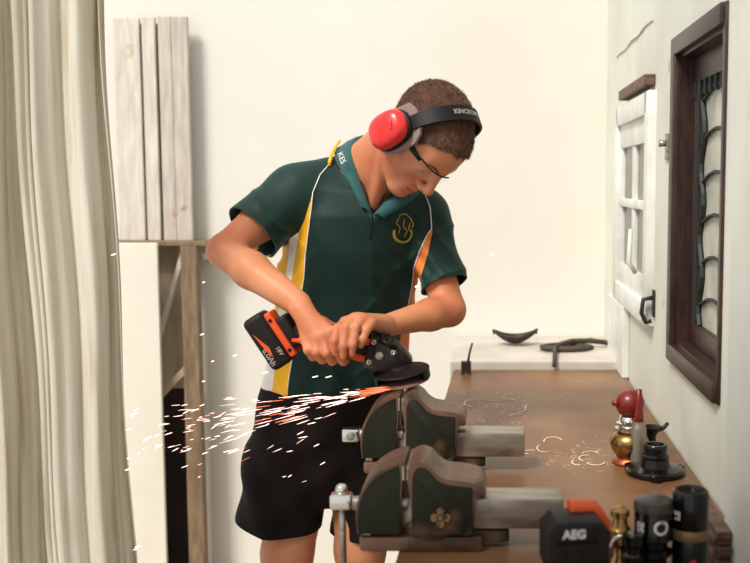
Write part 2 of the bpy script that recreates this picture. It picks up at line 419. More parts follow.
# window 2: white casement
y0, y1, z0, z1 = W2
bm = bmesh.new()
for a in ((y0-.04, y0+.02, z0-.03, z1+.04), (y1-.02, y1+.05, z0-.03, z1+.04), (y0, y1, z1-.02, z1+.04), (y0, y1, z0-.03, z0+.03)):
    box(bm, XW-.022, XW+.03, *a, bevel=.004)
win2 = tagwin(obj('window_2', bm, M['white_wood'], angle=40))
bm = bmesh.new(); ym = (y0+y1)/2
for ia, a in enumerate(((y0+.02, y0+.06, z0+.03, z1-.02), (ym-.03, ym+.03, z0+.03, z1-.02), (y1-.06, y1-.02, z0+.03, z1-.02), (y0+.02, y1-.02, z0+.03, z0+.09),
          (y0+.02, y1-.02, z1-.09, z1-.02), (y0+.02, y1-.02, z0+.27, z0+.295))):
    box(bm, XW-.006-.0011*ia, XW+.012+.0011*ia, *a, bevel=.002)
obj('window_sash', bm, M['white_wood'], win2, angle=40)
obj('window_pane', B(XW+.002, XW+.006, y0+.02, y1-.02, z0+.03, z1-.02), M['greypane'], win2)
tube(bm := bmesh.new(), [(XW-.03, y0+.08, z0+.1), (XW-.05, y0+.08, z0+.13), (XW-.045, y0+.08, z0+.22)], .006, 8)
obj('window_catch', bm, M['white_wood'], win2, smooth=True)
# things fixed to the right wall
t = obj('wooden_batten', B(XW-.03, XW, 2.70, 3.22, 1.722, 1.752, bevel=.004), M['wood_dark'])
tag(t, 'dark brown wooden batten nailed to wall above white casement window', 'batten')
bm = bmesh.new(); box(bm, XW-.022, XW, 3.12, 3.50, BT+.0, z0-.03, bevel=.004)
t = obj('wall_panel', bm, M['white_wood']); tag(t, 'upright white board against right wall below the casement window', 'board')
t = thing('wall_latch', 'small worn metal latch on wall between the two windows', 'latch', (XW, 2.50, 1.56))
local(obj('latch_plate', B(-.006, 0, -.014, .014, -.032, .032, bevel=.002), M['steel']), t)
local(obj('latch_knob', tube(bmesh.new(), [(-.004, 0, .008), (-.022, 0, .008)], [.007, .009], 10), M['steel'], smooth=True), t)
t = thing('wall_hook', 'black iron hook below casement window on right wall', 'hook', (XW, 2.66, 1.16))
local(obj('hook_plate', B(-.006, 0, -.012, .012, -.03, .04, bevel=.002), M['lead']), t)
local(obj('hook_arm', tube(bmesh.new(), [(-.004, 0, .02), (-.03, 0, .015), (-.034, 0, -.02), (-.022, 0, -.045), (-.008, 0, -.04)], .006, 8), M['lead'], smooth=True), t)
# ragged plaster crack line near top of wall
bm = bmesh.new(); pts = []
for k in range(14):
    yy = 3.50-.75*k/13; pts.append((XW-.001, yy, 1.885+.012*k/13+.003*math.sin(k*1.3)))
tube(bm, pts, [.002+.003*random.random() for _ in pts], 6)
t = obj('old_cable', bm, M['plank_grey'], smooth=True); tag(t, 'thin painted-over cable running along right wall above the batten', 'cable')

# ================================================================== WORKBENCH
t = thing('workbench', 'long brown plywood workbench along the right wall carrying two vises', 'workbench', (.13, 2.2, 0))
bm = bmesh.new()
pl = [(-.155, 1.15), (XW-.056, 1.15), (XW-.056, 1.625), (XW-.004, 1.625), (XW-.004, 3.27), (-.107, 3.27)]
a = [bm.verts.new((x, y, BT-.045)) for x, y in pl]; b = [bm.verts.new((x, y, BT)) for x, y in pl]
bm.faces.new(a[::-1]); bm.faces.new(b)
for i in range(6): bm.faces.new((a[i], a[(i+1) % 6], b[(i+1) % 6], b[i]))
bmesh.ops.bevel(bm, geom=bm.edges[:], offset=.003, segments=2, affect='EDGES')
obj('worktop', bm, M['bench'], t)
obj('apron', B(-.10, XW-.06, 1.2, 3.22, BT-.13, BT-.045), M['wood_dark'], t)
for x, y in ((-.06, 1.25), (XW-.10, 1.25), (-.04, 3.15), (XW-.06, 3.15)):
    obj('leg', B(x-.035, x+.035, y-.035, y+.035, 0, BT-.13, bevel=.003), M['wood_dark'], t)
# ledge behind the bench
t = obj('masonry_ledge', B(-.118, XW-.002, 3.275, YB-.004, 0, BT+.028, bevel=.006), M['conc_ledge'])
tag(t, 'whitewashed masonry ledge behind the far end of the workbench', 'ledge')
# swarf on the bench: pale scrapings, uncountable
bm = bmesh.new()
def swarf(px, py, rx, ry, a0, a1, r=.0011):
    pts = []
    for k in range(12):
        q = a0+(a1-a0)*k/11; x, y = px+rx*math.cos(q), py+ry*math.sin(q)
        d = W(x, y, 1)-Vector((0, 0, CAMZ)); tt = (BT+.001-CAMZ)/d.z; p = Vector((0, 0, CAMZ))+d*tt; pts.append(p)
    tube(bm, pts, r, 5, flat=.4)
for a in ((500, 405, 27, 6, -1.6, 1.4), (478, 403, 14, 4, 2.4, 5.4), (510, 408, 16, 5, -1.2, 1.0), (488, 399, 26, 2, 0, 3.0), (455, 407, 16, 2.5, 3, 6.2), (512, 395, 7, 1.5, 3, 6),
          (545, 448, 8, 4, 1, 4), (553, 441, 9, 4, 3, 6), (587, 458, 8, 3, 2, 5), (596, 462, 9, 3, 0, 3), (578, 462, 6, 3, 1, 4), (590, 453, 7, 2, 3, 6), (532, 452, 10, 2, 2, 5), (520, 416, 10, 2, 3, 5)):
    swarf(*a, r=.0013+.0009*random.random())
for _ in range(90):
    swarf(random.gauss(500, 30), random.gauss(406, 7), 1+random.random()*4, .6+random.random(), random.random()*6, random.random()*6, .0006)
for _ in range(60):
    swarf(random.gauss(585, 22), random.gauss(456, 8), 1+random.random()*3, .6+random.random(), random.random()*6, random.random()*6, .0005)
t = obj('metal_swarf', bm, M['swarf'], smooth=True); tag(t, 'pale curls of metal swarf scattered on the brown workbench top', 'swarf', kind='stuff')

# ================================================================== VISES
def vise(S, root):
    """local frame: x to the right along the screw, y away from the camera, z up; metres; bench = 0"""
    gx_ = 1840.0 if S == 'long' else 1790.0; gz_ = 1965.0 if S == 'long' else 1780.0
    u = lambda x, z: ((x-250)/gx_, (505-z)/gz_)        # tracing grid of the side view -> metres
    hw = .052
    # base
    bm = bmesh.new(); box(bm, u(112, 0)[0], u(482, 0)[0], -.05, .075, 0, .026, bevel=.006)
    lathe(bm, [(.062, .02), (.066, .04), (.058, .05)], (u(330, 0)[0], .01, 0), 24)
    local(obj('base', bm, M['vise_bare'], angle=35), root)
    for bx in (135, 300, 430):
        local(obj('base_bolt', lathe(bmesh.new(), [(.009, .024), (.009, .032), (.006, .035), (0, .035)], (u(bx, 0)[0], -.035, 0), 6), M['steel']), root)
    # moving jaw
    top = smooth_poly([(103, 400), (104, 355), (118, 305), (150, 258), (195, 226), (236, 210), (249, 211)], 2)
    body = [u(x, z) for x, z in top] + [u(250, 245), u(238, 262), u(238, 445), u(108, 445)]
    j = local(obj('moving_jaw', prism(bmesh.new(), body, -hw, hw, .0025), M['vise_bare'], angle=30), root)
    # green side plate (painted recess)
    tp = smooth_poly([(108, 400), (110, 358), (124, 312), (155, 266), (198, 236), (232, 222)], 2)
    pb = [u(x, z) for x, z in tp]+[u(235, 262), u(235, 442), u(110, 442)]
    for s_ in (-1, 1):
        ya, yb = (-hw-.0018, -hw+.004) if s_ < 0 else (hw-.004, hw+.0018)
        local(obj('painted_side', prism(bmesh.new(), pb, ya, yb, .001), M['vise_green'], angle=30), root)
    # fixed jaw
    top = smooth_poly([(256, 240), (262, 220), (288, 207), (318, 213), (342, 246), (368, 264), (400, 268), (450, 274), (478, 286), (490, 315)], 2)
    body = [u(x, z) for x, z in top]+[u(484, 322), u(455, 322), u(452, 445), u(270, 445), u(268, 300), u(256, 280)]
    local(obj('fixed_jaw', prism(bmesh.new(), body, -hw-.004, hw+.004, .003), M['vise_bare'], angle=30), root)
    tp = smooth_poly([(272, 258), (280, 232), (298, 223), (316, 230), (340, 262), (364, 280), (400, 286), (449, 290)], 2)
    pb = [u(x, z) for x, z in tp]+[u(449, 443), u(272, 443)]
    for s_ in (-1, 1):
        ya, yb = (-hw-.006, -hw) if s_ < 0 else (hw, hw+.006)
        local(obj('painted_side', prism(bmesh.new(), pb, ya, yb, .001), M['vise_green'], angle=30), root)
    # jaw plates
    for x0, x1 in ((242, 250), (255, 263)):
        local(obj('jaw_plate', B(u(x0, 0)[0], u(x1, 0)[0], -hw-.003, hw+.003, u(0, 268)[1], u(0, 222)[1], bevel=.001), M['steel']), root)
    # slide + screw between the jaws
    dz_ = 9 if S == 'long' else 0
    local(obj('slide_bar', B(u(235, 0)[0], u(705+dz_*2, 0)[0], -.036, .03, u(0, 448-dz_)[1], u(0, 356-dz_*2)[1], bevel=.004), M['bar_steel'], angle=35), root)
    local(obj('slide_guide', B(u(445, 0)[0], u(560, 0)[0], -.03, .026, u(0, 486)[1], u(0, 447)[1], bevel=.003), M['vise_green']), root)
    zc = u(0, 364-dz_)[1]
    X = frame_from((1, 0, 0))
    bm = bmesh.new(); lathe(bm, [(.012, u(90, 0)[0]), (.012, u(255, 0)[0])], (0, -.03, zc), 18, X)
    screw = local(obj('lead_screw', bm, M['steel'], angle=35), root)
    bm = bmesh.new(); box(bm, u(33-dz_, 0)[0], u(97-dz_, 0)[0], -.046, -.016, u(0, 389-dz_*2)[1], u(0, 340-dz_*2)[1], bevel=.004)
    sh = local(obj('screw_head', bm, M['chrome'], angle=35), root)
    if S == 'long':
        hx = u(57, 0)[0]
        bm = bmesh.new(); tube(bm, [(hx, -.031, u(0, 316)[1]), (hx+.002, -.031, -.07)], .0055, 12)
        local(obj('handle_rod', bm, M['steel'], smooth=True), root)
        bm = bmesh.new(); bmesh.ops.create_uvsphere(bm, u_segments=16, v_segments=10, radius=.0105); bmesh.ops.translate(bm, verts=bm.verts, vec=(hx, -.031, u(0, 311)[1]))
        local(obj('handle_ball', bm, M['chrome'], smooth=True), root)
        bm = bmesh.new(); bmesh.ops.create_uvsphere(bm, u_segments=16, v_segments=10, radius=.0105); bmesh.ops.translate(bm, verts=bm.verts, vec=(hx+.002, -.031, -.075))
        local(obj('handle_ball', bm, M['chrome'], smooth=True), root)
        # four-lobed maker's mark
        bm = bmesh.new()
        for dx, dz in ((0, .010), (0, -.010), (.010, 0), (-.010, 0)):
            cx, cz = u(355, 386); lathe(bm, [(.0066, 0), (.0066, .002), (0, .002)], (cx+dx, -hw-.006, cz+dz), 10, frame_from((0, -1, 0)))
        box(bm, u(355, 0)[0]-.006, u(355, 0)[0]+.006, -hw-.008, -hw-.005, u(0, 386)[1]-.006, u(0, 386)[1]+.006)
        o = local(obj('maker_mark', bm, mixin(mat('worn_gold_paint', (128, 98, 66), .5), (60, 54, 38), 120, .5, .6)), root); o['label'] = 'faded gold four-lobed emblem'
    else:
        bm = bmesh.new(); lathe(bm, [(.009, 0), (.009, .004), (.006, .005), (0, .005)], (u(66, 0)[0], -.046, zc), 16, frame_from((0, -1, 0)))
        local(obj('handle_boss', bm, M['steel'], angle=35), root)
SC = 1.0
YV1, YV2 = 1.685, 2.135
def px2x(px, Y, z): # world x for a pixel column at depth Y and height z
    fwd = Y*cp+(CAMZ-z)*sp; return (px-VPX)*fwd/FPX
v1 = thing('bench_vise', 'nearer bench vise, green casting with gold emblem and hanging chrome handle', 'vise', (px2x(405, YV1-.05, 1.0), YV1, BT))
vise('long', v1)
v2 = thing('bench_vise', 'farther bench vise being ground, under the grinder disc and sparks', 'vise', (px2x(400.5, YV2-.05, 1.0), YV2, BT))
vise('short', v2)

# ================================================================== PERSON
person = thing('person', 'person in green polo shirt and dark shorts bending over vise, holding a grinder', 'person', (-.36, 2.5, 0))
HO = np.array(W(424, 136.5, 2.31))
Fv = np.array([.299, -.333, -.894]); Uv = np.array([.776, -.460, .431]); Uv -= Fv*(Uv@Fv)/(Fv@Fv)
Fv /= np.linalg.norm(Fv); Uv /= np.linalg.norm(Uv); Rv = np.cross(Fv, Uv)     # his right
H = np.stack([Fv, Rv, Uv], 1)
def hp(f, r, u): return HO+Fv*f+Rv*r+Uv*u
def toh(P): return (P-HO)@H
RS = W(296, 192, 2.43); RE = W(224, 251, 2.30); RW = W(303, 307, 2.185)
LS = W(421, 216, 2.50); LE = W(449, 310, 2.40); LW = W(384, 326, 2.25)
NB = W(368, 182, 2.47)
v3 = lambda p: np.array(p)
V = Vol((-.85, 2.02, -.01), (.08, 2.76, 1.78), .0034)
# torso
V.loft([(.86, -.37, 2.54, .15, .10, .2), (.98, -.36, 2.53, .138, .095, .25), (1.15, -.34, 2.50, .138, .095, .28), (1.30, -.31, 2.48, .145, .10, .28), (1.42, -.29, 2.47, .12, .085, .28)], .02, .05)
V.cone(NB, RS, .05, .05, .03); V.cone(NB, LS, .05, .05, .03)
# neck
ntop = hp(-.03, 0, -.05)
V.cone(ntop, v3(W(372, 186, 2.46)), .053, .062, .03)
V.cone(hp(-.045, 0, -.02), v3(W(356, 172, 2.50)), .045, .055, .03)
V.cone(hp(-.01, .045, -.06), v3(W(374, 204, 2.395)), .013, .014, .018)     # neck muscle
# head
V.ell(hp(-.010, 0, .036), (.092, .074, .083), H, .02)
V.ell(hp(.030, 0, -.020), (.064, .060, .092), H, .03)
V.ell(hp(.046, 0, .036), (.046, .056, .046), H, .03)
for s_ in (1, -1):
    V.cone(hp(-.012, s_*.052, -.055), hp(.066, s_*.016, -.100), .017, .017, .02)
    V.ell(hp(.056, s_*.038, -.032), (.024, .022, .026), H, .02)
    V.cone(hp(.089, s_*.008, .022), hp(.076, s_*.044, .020), .010, .010, .014)
    V.cone(hp(.062, s_*.05, .01), hp(-.0, s_*.068, -.018), .012, .010, .02)
V.ell(hp(.080, 0, -.101), (.019, .024, .017), H, .018)
V.ell(hp(.079, 0, -.070), (.018, .028, .026), H, .012)
for s_ in (1, -1):
    V.ell(hp(.102, s_*.032, .000), (.015, .018, .011), H, .014, 'cut')
    V.ell(hp(.078, s_*.033, -.002), (.0145, .0165, .0135), H, .004)
    V.cone(hp(.0925, s_*.022, -.0045), hp(.087, s_*.046, -.006), .0022, .0018, .003)    # lid edge
V.cone(hp(.091, 0, .014), hp(.116, 0, -.032), .0095, .0115, .014)
V.ell(hp(.117, 0, -.035), (.011, .012, .0105), H, .006)
for s_ in (1, -1):
    V.ell(hp(.103, s_*.0135, -.040), (.0115, .0075, .0085), H, .005)
    V.ell(hp(.108, s_*.007, -.049), (.003, .002, .0025), H, .003, 'cut')
V.cone(hp(.0985, .0, -.064), hp(.089, .021, -.070), .0055, .003, .005); V.cone(hp(.0985, .0, -.064), hp(.089, -.021, -.070), .0055, .003, .005)
V.cone(hp(.0965, .0, -.0775), hp(.087, .018, -.0735), .0068, .003, .005); V.cone(hp(.0965, .0, -.0775), hp(.087, -.018, -.0735), .0068, .003, .005)
V.cone(hp(.107, .0, -.0708), hp(.092, .023, -.0718), .0022, .0018, .002, 'cut'); V.cone(hp(.107, .0, -.0708), hp(.092, -.023, -.0718), .0022, .0018, .002, 'cut')
V.ell(hp(.101, 0, -.089), (.008, .02, .005), H, .006, 'cut')
# arms
def lerp(a, b, t): return Vector(a).lerp(Vector(b), t)
V.cone(RS, lerp(RS, RE, .5), .048, .044, .015); V.cone(lerp(RS, RE, .45), RE, .044, .036, .015)
V.cone(RE, lerp(RE, RW, .35), .036, .040, .015); V.cone(lerp(RE, RW, .35), lerp(RE, RW, .95), .040, .027, .015)
V.cone(LS, lerp(LS, LE, .5), .047, .043, .015); V.cone(lerp(LS, LE, .45), LE, .043, .037, .015)
V.cone(LE, lerp(LE, LW, .3), .037, .036, .015); V.cone(lerp(LE, LW, .3), lerp(LE, LW, .93), .036, .025, .015)
# right hand over the tool
def hand(wr, mcps, pips, dips, tips, pr, fr, thumb, k=.007):
    cc = Vector((0, 0, 0))
    for i, m in enumerate(mcps):
        V.cone(wr, m, pr, fr*1.28, .012)
        V.chain([m, pips[i], dips[i], tips[i]], [fr*1.22, fr*1.08, fr*.98, fr*.85], .004)
    for i in range(3): V.cone(mcps[i], mcps[i+1], fr*1.05, fr*1.05, .008)
    V.cone(wr, (mcps[1]+mcps[2])/2, pr*1.12, fr*1.4, .012)
    V.chain(thumb, [.0125, .0125, .0105, .0085], .006)
Wm = lambda a: [W(*p) for p in a]
hand(W(302, 310, 2.175),
     Wm([(306, 340, 2.150), (315, 338, 2.142), (323, 336, 2.138), (332, 332, 2.140)]),
     Wm([(308, 350, 2.132), (317, 352, 2.126), (327, 353, 2.122), (338, 352, 2.126)]),
     Wm([(313, 357, 2.150), (322, 360, 2.146), (332, 361.5, 2.142), (343, 361.5, 2.146)]),
     Wm([(316, 357, 2.180), (325, 360, 2.180), (335, 361, 2.178), (346, 361, 2.180)]),
     .018, .0092, Wm([(308, 318, 2.20), (322, 322, 2.235), (338, 330, 2.25), (350, 338, 2.25)]))
hand(W(383, 325, 2.235),
     Wm([(345, 322, 2.160), (354, 319, 2.155), (363, 319.5, 2.155), (371.5, 323, 2.160)]),
     Wm([(337.5, 328, 2.124), (346, 327, 2.120), (356, 327, 2.120), (366.5, 330, 2.128)]),
     Wm([(334.5, 341, 2.106), (343.5, 346, 2.108), (353, 344, 2.112), (363, 339, 2.122)]),
     Wm([(335.5, 349.5, 2.110), (343.5, 357, 2.114), (352, 353.5, 2.118), (360.5, 345.5, 2.128)]),
     .017, .0086, Wm([(376, 326, 2.25), (362, 328, 2.27), (348, 334, 2.27), (338, 342, 2.26)]))
# legs
RK = Vector((-.495, 2.50, .50)); LK = Vector((-.318, 2.53, .50))
RA = Vector((-.49, 2.53, .09)); LA = Vector((-.29, 2.56, .09))
V.cone((-.45, 2.54, .86), RK+Vector((0, 0, .06)), .088, .062, .03); V.cone(RK+Vector((0, 0, .06)), RK-Vector((0, 0, .03)), .062, .054, .02)
V.cone(RK-Vector((0, 0, .04)), RK.lerp(RA, .35)+Vector((0, .012, 0)), .050, .056, .03); V.cone(RK.lerp(RA, .35)+Vector((0, .012, 0)), RA, .056, .034, .02)
V.cone((-.31, 2.55, .86), LK+Vector((0, 0, .06)), .088, .062, .03); V.cone(LK+Vector((0, 0, .06)), LK-Vector((0, 0, .03)), .062, .054, .02)
V.cone(LK-Vector((0, 0, .04)), LK.lerp(LA, .35)+Vector((0, .012, 0)), .050, .056, .03); V.cone(LK.lerp(LA, .35)+Vector((0, .012, 0)), LA, .056, .034, .02)
for A in (RA, LA): V.cone(A, A+Vector((0, -.02, -.045)), .036, .036, .02); V.cone(A+Vector((0, -.02, -.045)), A+Vector((0, -.15, -.06)), .034, .022, .02)
P, Q = V.mesh(); P = relax(P, Q, 2, .45)
T = tris(Q); mi = np.zeros(len(T), int)
# lips and brows are colour regions of the skin
L = toh(P)
lipf = np.sqrt((L[:, 1]/.0215)**2+((L[:, 2]+.0708)/.0088)**2)-1; lipf[(L[:, 0] < .07)] = 1; lipf = np.maximum(lipf, (np.abs(L[:, 1])*.24+(L[:, 2]+.0622))*60)
P, T, mi = clip(P, T, mi, -lipf, False, 1)
L = toh(P); ar = np.abs(L[:, 1])
bw = np.abs(L[:, 2]-(.0195+.010*np.sin((ar-.012)/.036*2.6)))/.0042 - np.where((ar > .011) & (ar < .050), 1, -1)
bw[(L[:, 0] < .05)] = 1; bw = np.where((ar > .012) & (ar < .050), np.abs(L[:, 2]-(.0125+.009*np.sin(np.clip((ar-.012)/.038, 0, 1)*2.3)))-.0036*np.clip((.052-ar)/.02, 0, 1)**.5, .01)
bw[L[:, 0] < .05] = .01
P, T, mi = clip(P, T, mi, -bw, False, 2)
L = toh(P); ar = np.abs(L[:, 1])                         # lashes: thin dark line along the closed lid
ls = np.where((ar > .021) & (ar < .047) & (L[:, 0] > .05), np.abs(L[:, 2]+.0065-.0028*np.clip((ar-.034)/.013, -1, 1)**2)-.0018, .01)
P, T, mi = clip(P, T, mi, -ls, False, 2)
body = mk('body', P, T, [M['skin'], M['lip'], M['brow']], person, mi)

# ---- hair
VH = Vol(HO-.16, HO+.17, .003)
VH.ell(hp(-.012, 0, .036), (.098, .080, .090), H, .02)
VH.ell(hp(.043, 0, .040), (.054, .061, .050), H, .03)
P, Q = VH.mesh(); P = relax(P, Q, 1); T = tris(Q)
N_ = vnormals(P, T); L = toh(P)
nz = np.sin(L[:, 0]*310+2*np.sin(L[:, 1]*170))*np.sin(L[:, 2]*260+L[:, 1]*190)
P = P+N_*(nz*.0009)[:, None]
def hairline(L):
    g = np.interp(L[:, 0], [-.12, -.06, -.03, -.012, .0, .014, .03, .048, .064, .082, .11], [-.055, -.055, -.045, -.03, -.025, -.018, .012, .036, .054, .070, .078])
    return g-L[:, 2]+.002*np.sin(L[:, 0]*300+L[:, 1]*250)
P, T, mi = clip(P, T, np.zeros(len(T), int), hairline(L), True)
N_ = vnormals(P, T)
hair = mk('hair', P, T, M['hair'], person)
# short strands so the crop reads as hair
tc = rng.integers(0, len(T), 22000); bc = rng.dirichlet((1, 1, 1), 22000)
base = (P[T[tc]]*bc[:, :, None]).sum(1); nn = (N_[T[tc]]*bc[:, :, None]).sum(1)
fw = Fv-nn*(nn@Fv)[:, None]; fw /= np.maximum(np.linalg.norm(fw, axis=1), .2)[:, None]
dr = nn*.5+fw*.9+rng.normal(size=nn.shape)*.28; dr /= np.linalg.norm(dr, axis=1)[:, None]
sd = np.cross(dr, rng.normal(size=nn.shape)); sd /= np.linalg.norm(sd, axis=1)[:, None]
ln = rng.uniform(.005, .010, len(base))[:, None]; b0 = base-nn*.001
SP = np.concatenate([b0-sd*.00045, b0+sd*.00045, b0+dr*ln]); n_ = len(base); ST = np.stack([np.arange(n_), np.arange(n_)+n_, np.arange(n_)+2*n_], 1)
o = mk('hair_strands', SP, ST, mat('hair_strand', (140, 98, 70), .5, col2=(74, 46, 32), scale=70), hair); o['kind'] = 'stuff'

# ---- shirt
def zc(px, py, Y): p = W(px, py, Y); return p
secs = []
for (yp, xl, xr, Yc, ry, yaw) in ((404, 262, 404, 2.53, .120, .25), (394, 262, 405, 2.53, .122, .25), (360, 267, 408, 2.52, .120, .26), (330, 272, 411, 2.51, .118, .27), (290, 277, 417, 2.50, .120, .28),
                           (250, 284, 427, 2.485, .125, .28), (215, 292, 434, 2.475, .120, .28), (190, 306, 430, 2.47, .098, .28), (172, 326, 405, 2.475, .07, .28)):
    a = W(xl, yp, Yc); b = W(xr, yp, Yc); secs.append((a.z, (a.x+b.x)/2, Yc, (b.x-a.x)/2, ry, yaw))
VS = Vol((-.82, 2.26, .80), (.06, 2.72, 1.62), .004)
VS.loft(secs, .02, .05)
SHr, SHl = W(253, 232, 2.352), W(446, 285, 2.435)
VS.cone(W(352, 178, 2.475), RS, .055, .062, .04); VS.cone(W(378, 190, 2.475), LS, .055, .062, .035)
VS.cone(RS, RS.lerp(SHr, 1.18), .062, .070, .035); VS.cone(LS, LS.lerp(SHl, 1.18), .060, .055, .03)
VS.cone(hp(-.04, 0, -.10), NB, .045, .07, .03)
P, Q = VS.mesh(); P = relax(P, Q, 3, .5); T = tris(Q); N_ = vnormals(P, T)
x, y, z = P.T
wr = .0035*np.sin(x*38+z*11+1.3*np.sin(z*19))+.0028*np.sin(x*70-z*34+y*20)*np.clip((1.25-z)*4, 0, 1)
wr += .004*np.exp(-((x+.50)**2+(z-1.30)**2)/.006)*np.sin((x-z)*110)
wr += .004*np.exp(-((x+.14)**2+(z-1.30)**2)/.008)*np.sin((x*1.2+z)*100)
def ridge(a, p=3): return (1-np.abs(np.sin(a)))**p
wr += .010*ridge(x*22+z*6+1.1*np.sin(z*7)+.8)*np.clip((1.40-z)*3, 0, 1)
wr += .009*ridge(z*24-x*20+np.sin(x*14)*.8)*np.exp(-((x+.20)**2)/.012)*np.clip((1.34-z)*4, 0, 1)
wr += .009*ridge(z*22+x*26+np.sin(z*10)*.7)*np.exp(-((x+.52)**2+(z-1.36)**2)/.010)
wr += .009*ridge(z*30-x*8+np.sin(x*20))*np.exp(-((x+.12)**2+(z-1.30)**2)/.008)
# drapes falling from the chest
wr += .005*np.sin(np.arctan2(y-2.52, x+.34)*9+z*5)*np.clip((1.18-z)*3.2, 0, 1)
P = P+N_*wr[:, None]; mi = np.zeros(len(T), int)
def seg_t(P, a, b): a = v3(a); b = v3(b); return ((P-a)@(b-a))/((b-a)@(b-a))
def seg_d(P, a, b, ra, rb):
    a = v3(a); b = v3(b); t = np.clip(seg_t(P, a, b), 0, 1); return np.linalg.norm(P-a-t[:, None]*(b-a), axis=1)-(ra+(rb-ra)*t)
hemz = W(330, 396, 2.42).z
P, T, mi = clip(P, T, mi, (hemz+.012*np.clip(-(P[:, 0]+.36)*3, -.6, .6))-P[:, 2])
for a, b in ((RS, SHr), (LS, SHl)):
    t_ = seg_t(P, a, b); L_ = np.linalg.norm(v3(b)-v3(a)); near = seg_d(P, a, Vector(a).lerp(b, 1.3), .0, .0) < .095
    s_ = np.where(near, (t_-1)*L_, -.05); P, T, mi = clip(P, T, mi, s_)
# neck opening: a cone around the neck plus the V down the chest
def neck(P):
    ax = np.array(hp(-.03, 0, -.05))-v3(NB); ax /= np.linalg.norm(ax)
    c = v3(W(362, 170, 2.455)); q = P-c; t = q@ax; r = np.linalg.norm(q-t[:, None]*ax, axis=1)
    ring = np.where(t > -.045, .066-r, -.05)
    # V: triangle in the frontal view
    def px(P):
        fwd = P[:, 1]*cp-(P[:, 2]-CAMZ)*sp; up = P[:, 1]*sp+(P[:, 2]-CAMZ)*cp
        return VPX+FPX*P[:, 0]/fwd, 281.5-FPX*up/fwd
    return ring, px
ring, pxf = neck(P)
vb = W(372, 216, 2.36); vl = W(352, 150, 2.40); vr = W(404, 178, 2.42)
def edge(P, a, b): d = np.array([b.x-a.x, b.z-a.z]); n = np.array([d[1], -d[0]])/np.linalg.norm(d); return (P[:, 0]-a.x)*n[0]+(P[:, 2]-a.z)*n[1]
vee = np.minimum(edge(P, vb, vl), edge(P, vr, vb)); vee = np.minimum(vee, (2.475-P[:, 1]))
P, T, mi = clip(P, T, mi, np.maximum(ring, vee))
# side panels: yellow, white, yellow towards the back seam on his right, on his left yellow painted orange for its shade
def xline(P, pts, Y=2.42):
    q = [W(a, b, Y) for a, b in pts]; q.sort(key=lambda v: v.z); return np.interp(P[:, 2], [v.z for v in q], [v.x for v in q])
def slv(P): return np.minimum(seg_d(P, RS, RS.lerp(SHr, 1.2), .064, .072), seg_d(P, LS, LS.lerp(SHl, 1.2), .060, .055))
def pl_x(pts, yq): pts = sorted(pts, key=lambda p: p[1]); return np.interp(yq, [p[1] for p in pts], [p[0] for p in pts])
PIPE = [(329, 164), (320, 175), (312.7, 192.7), (311, 210), (309, 228.5), (306, 252), (304, 279), (301.5, 295), (297, 330), (291, 367), (287, 400)]
SEAM = [(312.5, 193), (305, 219), (299, 232), (289, 239)]
L2 = [(309, 200), (299, 232), (297, 245), (292, 275), (289, 300), (275, 367), (271, 400)]
L1 = [(300, 200), (290, 239), (286, 275), (281, 300), (263, 367), (256, 400)]
k_ = 2.4/FPX
def panel(P, line):
    x, y = pxf(P); s_ = (pl_x(line, y)-x)*k_
    up = (x-pl_x(SEAM, y))*k_; lo = slv(P)-.006
    lim = np.where(y < 236, up, np.where(y < 246, np.maximum(up, lo), lo)); lim = np.where(x < 345, lim, -1)
    return np.minimum(np.minimum(s_, lim), (y-194)*k_)
for line, mm in ((PIPE, 1), (L2, 2), (L1, 1)):
    s_ = panel(P, line); P, T, mi = clip(P, T, mi, s_, False, mm)
RL = [(431, 229), (428, 234), (420, 250), (414, 269), (411, 288), (406, 312), (399, 345), (395, 400)]
RS_ = [(433, 229), (428, 253), (421, 276), (420, 300), (412, 330), (412, 400)]
x, y = pxf(P); s_ = (x-pl_x(RL, y))*k_; lim = (pl_x(RS_, y)-x)*k_; s_ = np.minimum(np.minimum(s_, lim), np.minimum((y-230)*k_, (x-380)*k_)); P, T, mi = clip(P, T, mi, s_, False, 3)
P, T = P, T
shirt = mk('polo_shirt', P, T, [M['shirt'], M['yellow'], M['whitecloth'], M['shadedyellow']], person, mi, solid=.003, offset=-1)
shirtbvh = BVHTree.FromPolygons([Vector(p) for p in P], [list(map(int, t)) for t in T])
def hit(px, py, off=.0015, bvh=None):
    o = Vector((0, 0, CAMZ)); d = (W(px, py, 1)-o).normalized(); h = (bvh or shirtbvh).ray_cast(o, d)
    if h[0] is None: return None
    n = h[1]; n = n if n.dot(d) < 0 else -n
    return h[0]+n*off, n
def onshirt(pts, r, name, m, n=6, par=None, flat=1, step=3):
    q = []
    for (a, b) in zip(pts, pts[1:]):
        k = max(1, int(math.dist(a, b)/step))
        for i in range(k): q.append((a[0]+(b[0]-a[0])*i/k, a[1]+(b[1]-a[1])*i/k))
    q.append(pts[-1]); P3 = [h[0] for h in (hit(*p) for p in q) if h]
    if len(P3) < 2: return None
    bm = bmesh.new(); tube(bm, P3, r, n, flat=flat); return obj(name, bm, m, par or shirt, smooth=True)
onshirt([(329, 165), (320, 175), (312.7, 192.7), (311, 210), (309, 228.5), (306, 252), (304, 279), (301.5, 295), (297, 330), (291, 367), (287.5, 390)], .0014, 'piping', M['whitecloth'])
onshirt([(423, 192), (427, 200), (430, 208), (431.5, 229), (428, 234), (420, 250), (414, 269), (411, 288), (408, 303)], .0013, 'piping', M['whitecloth'])
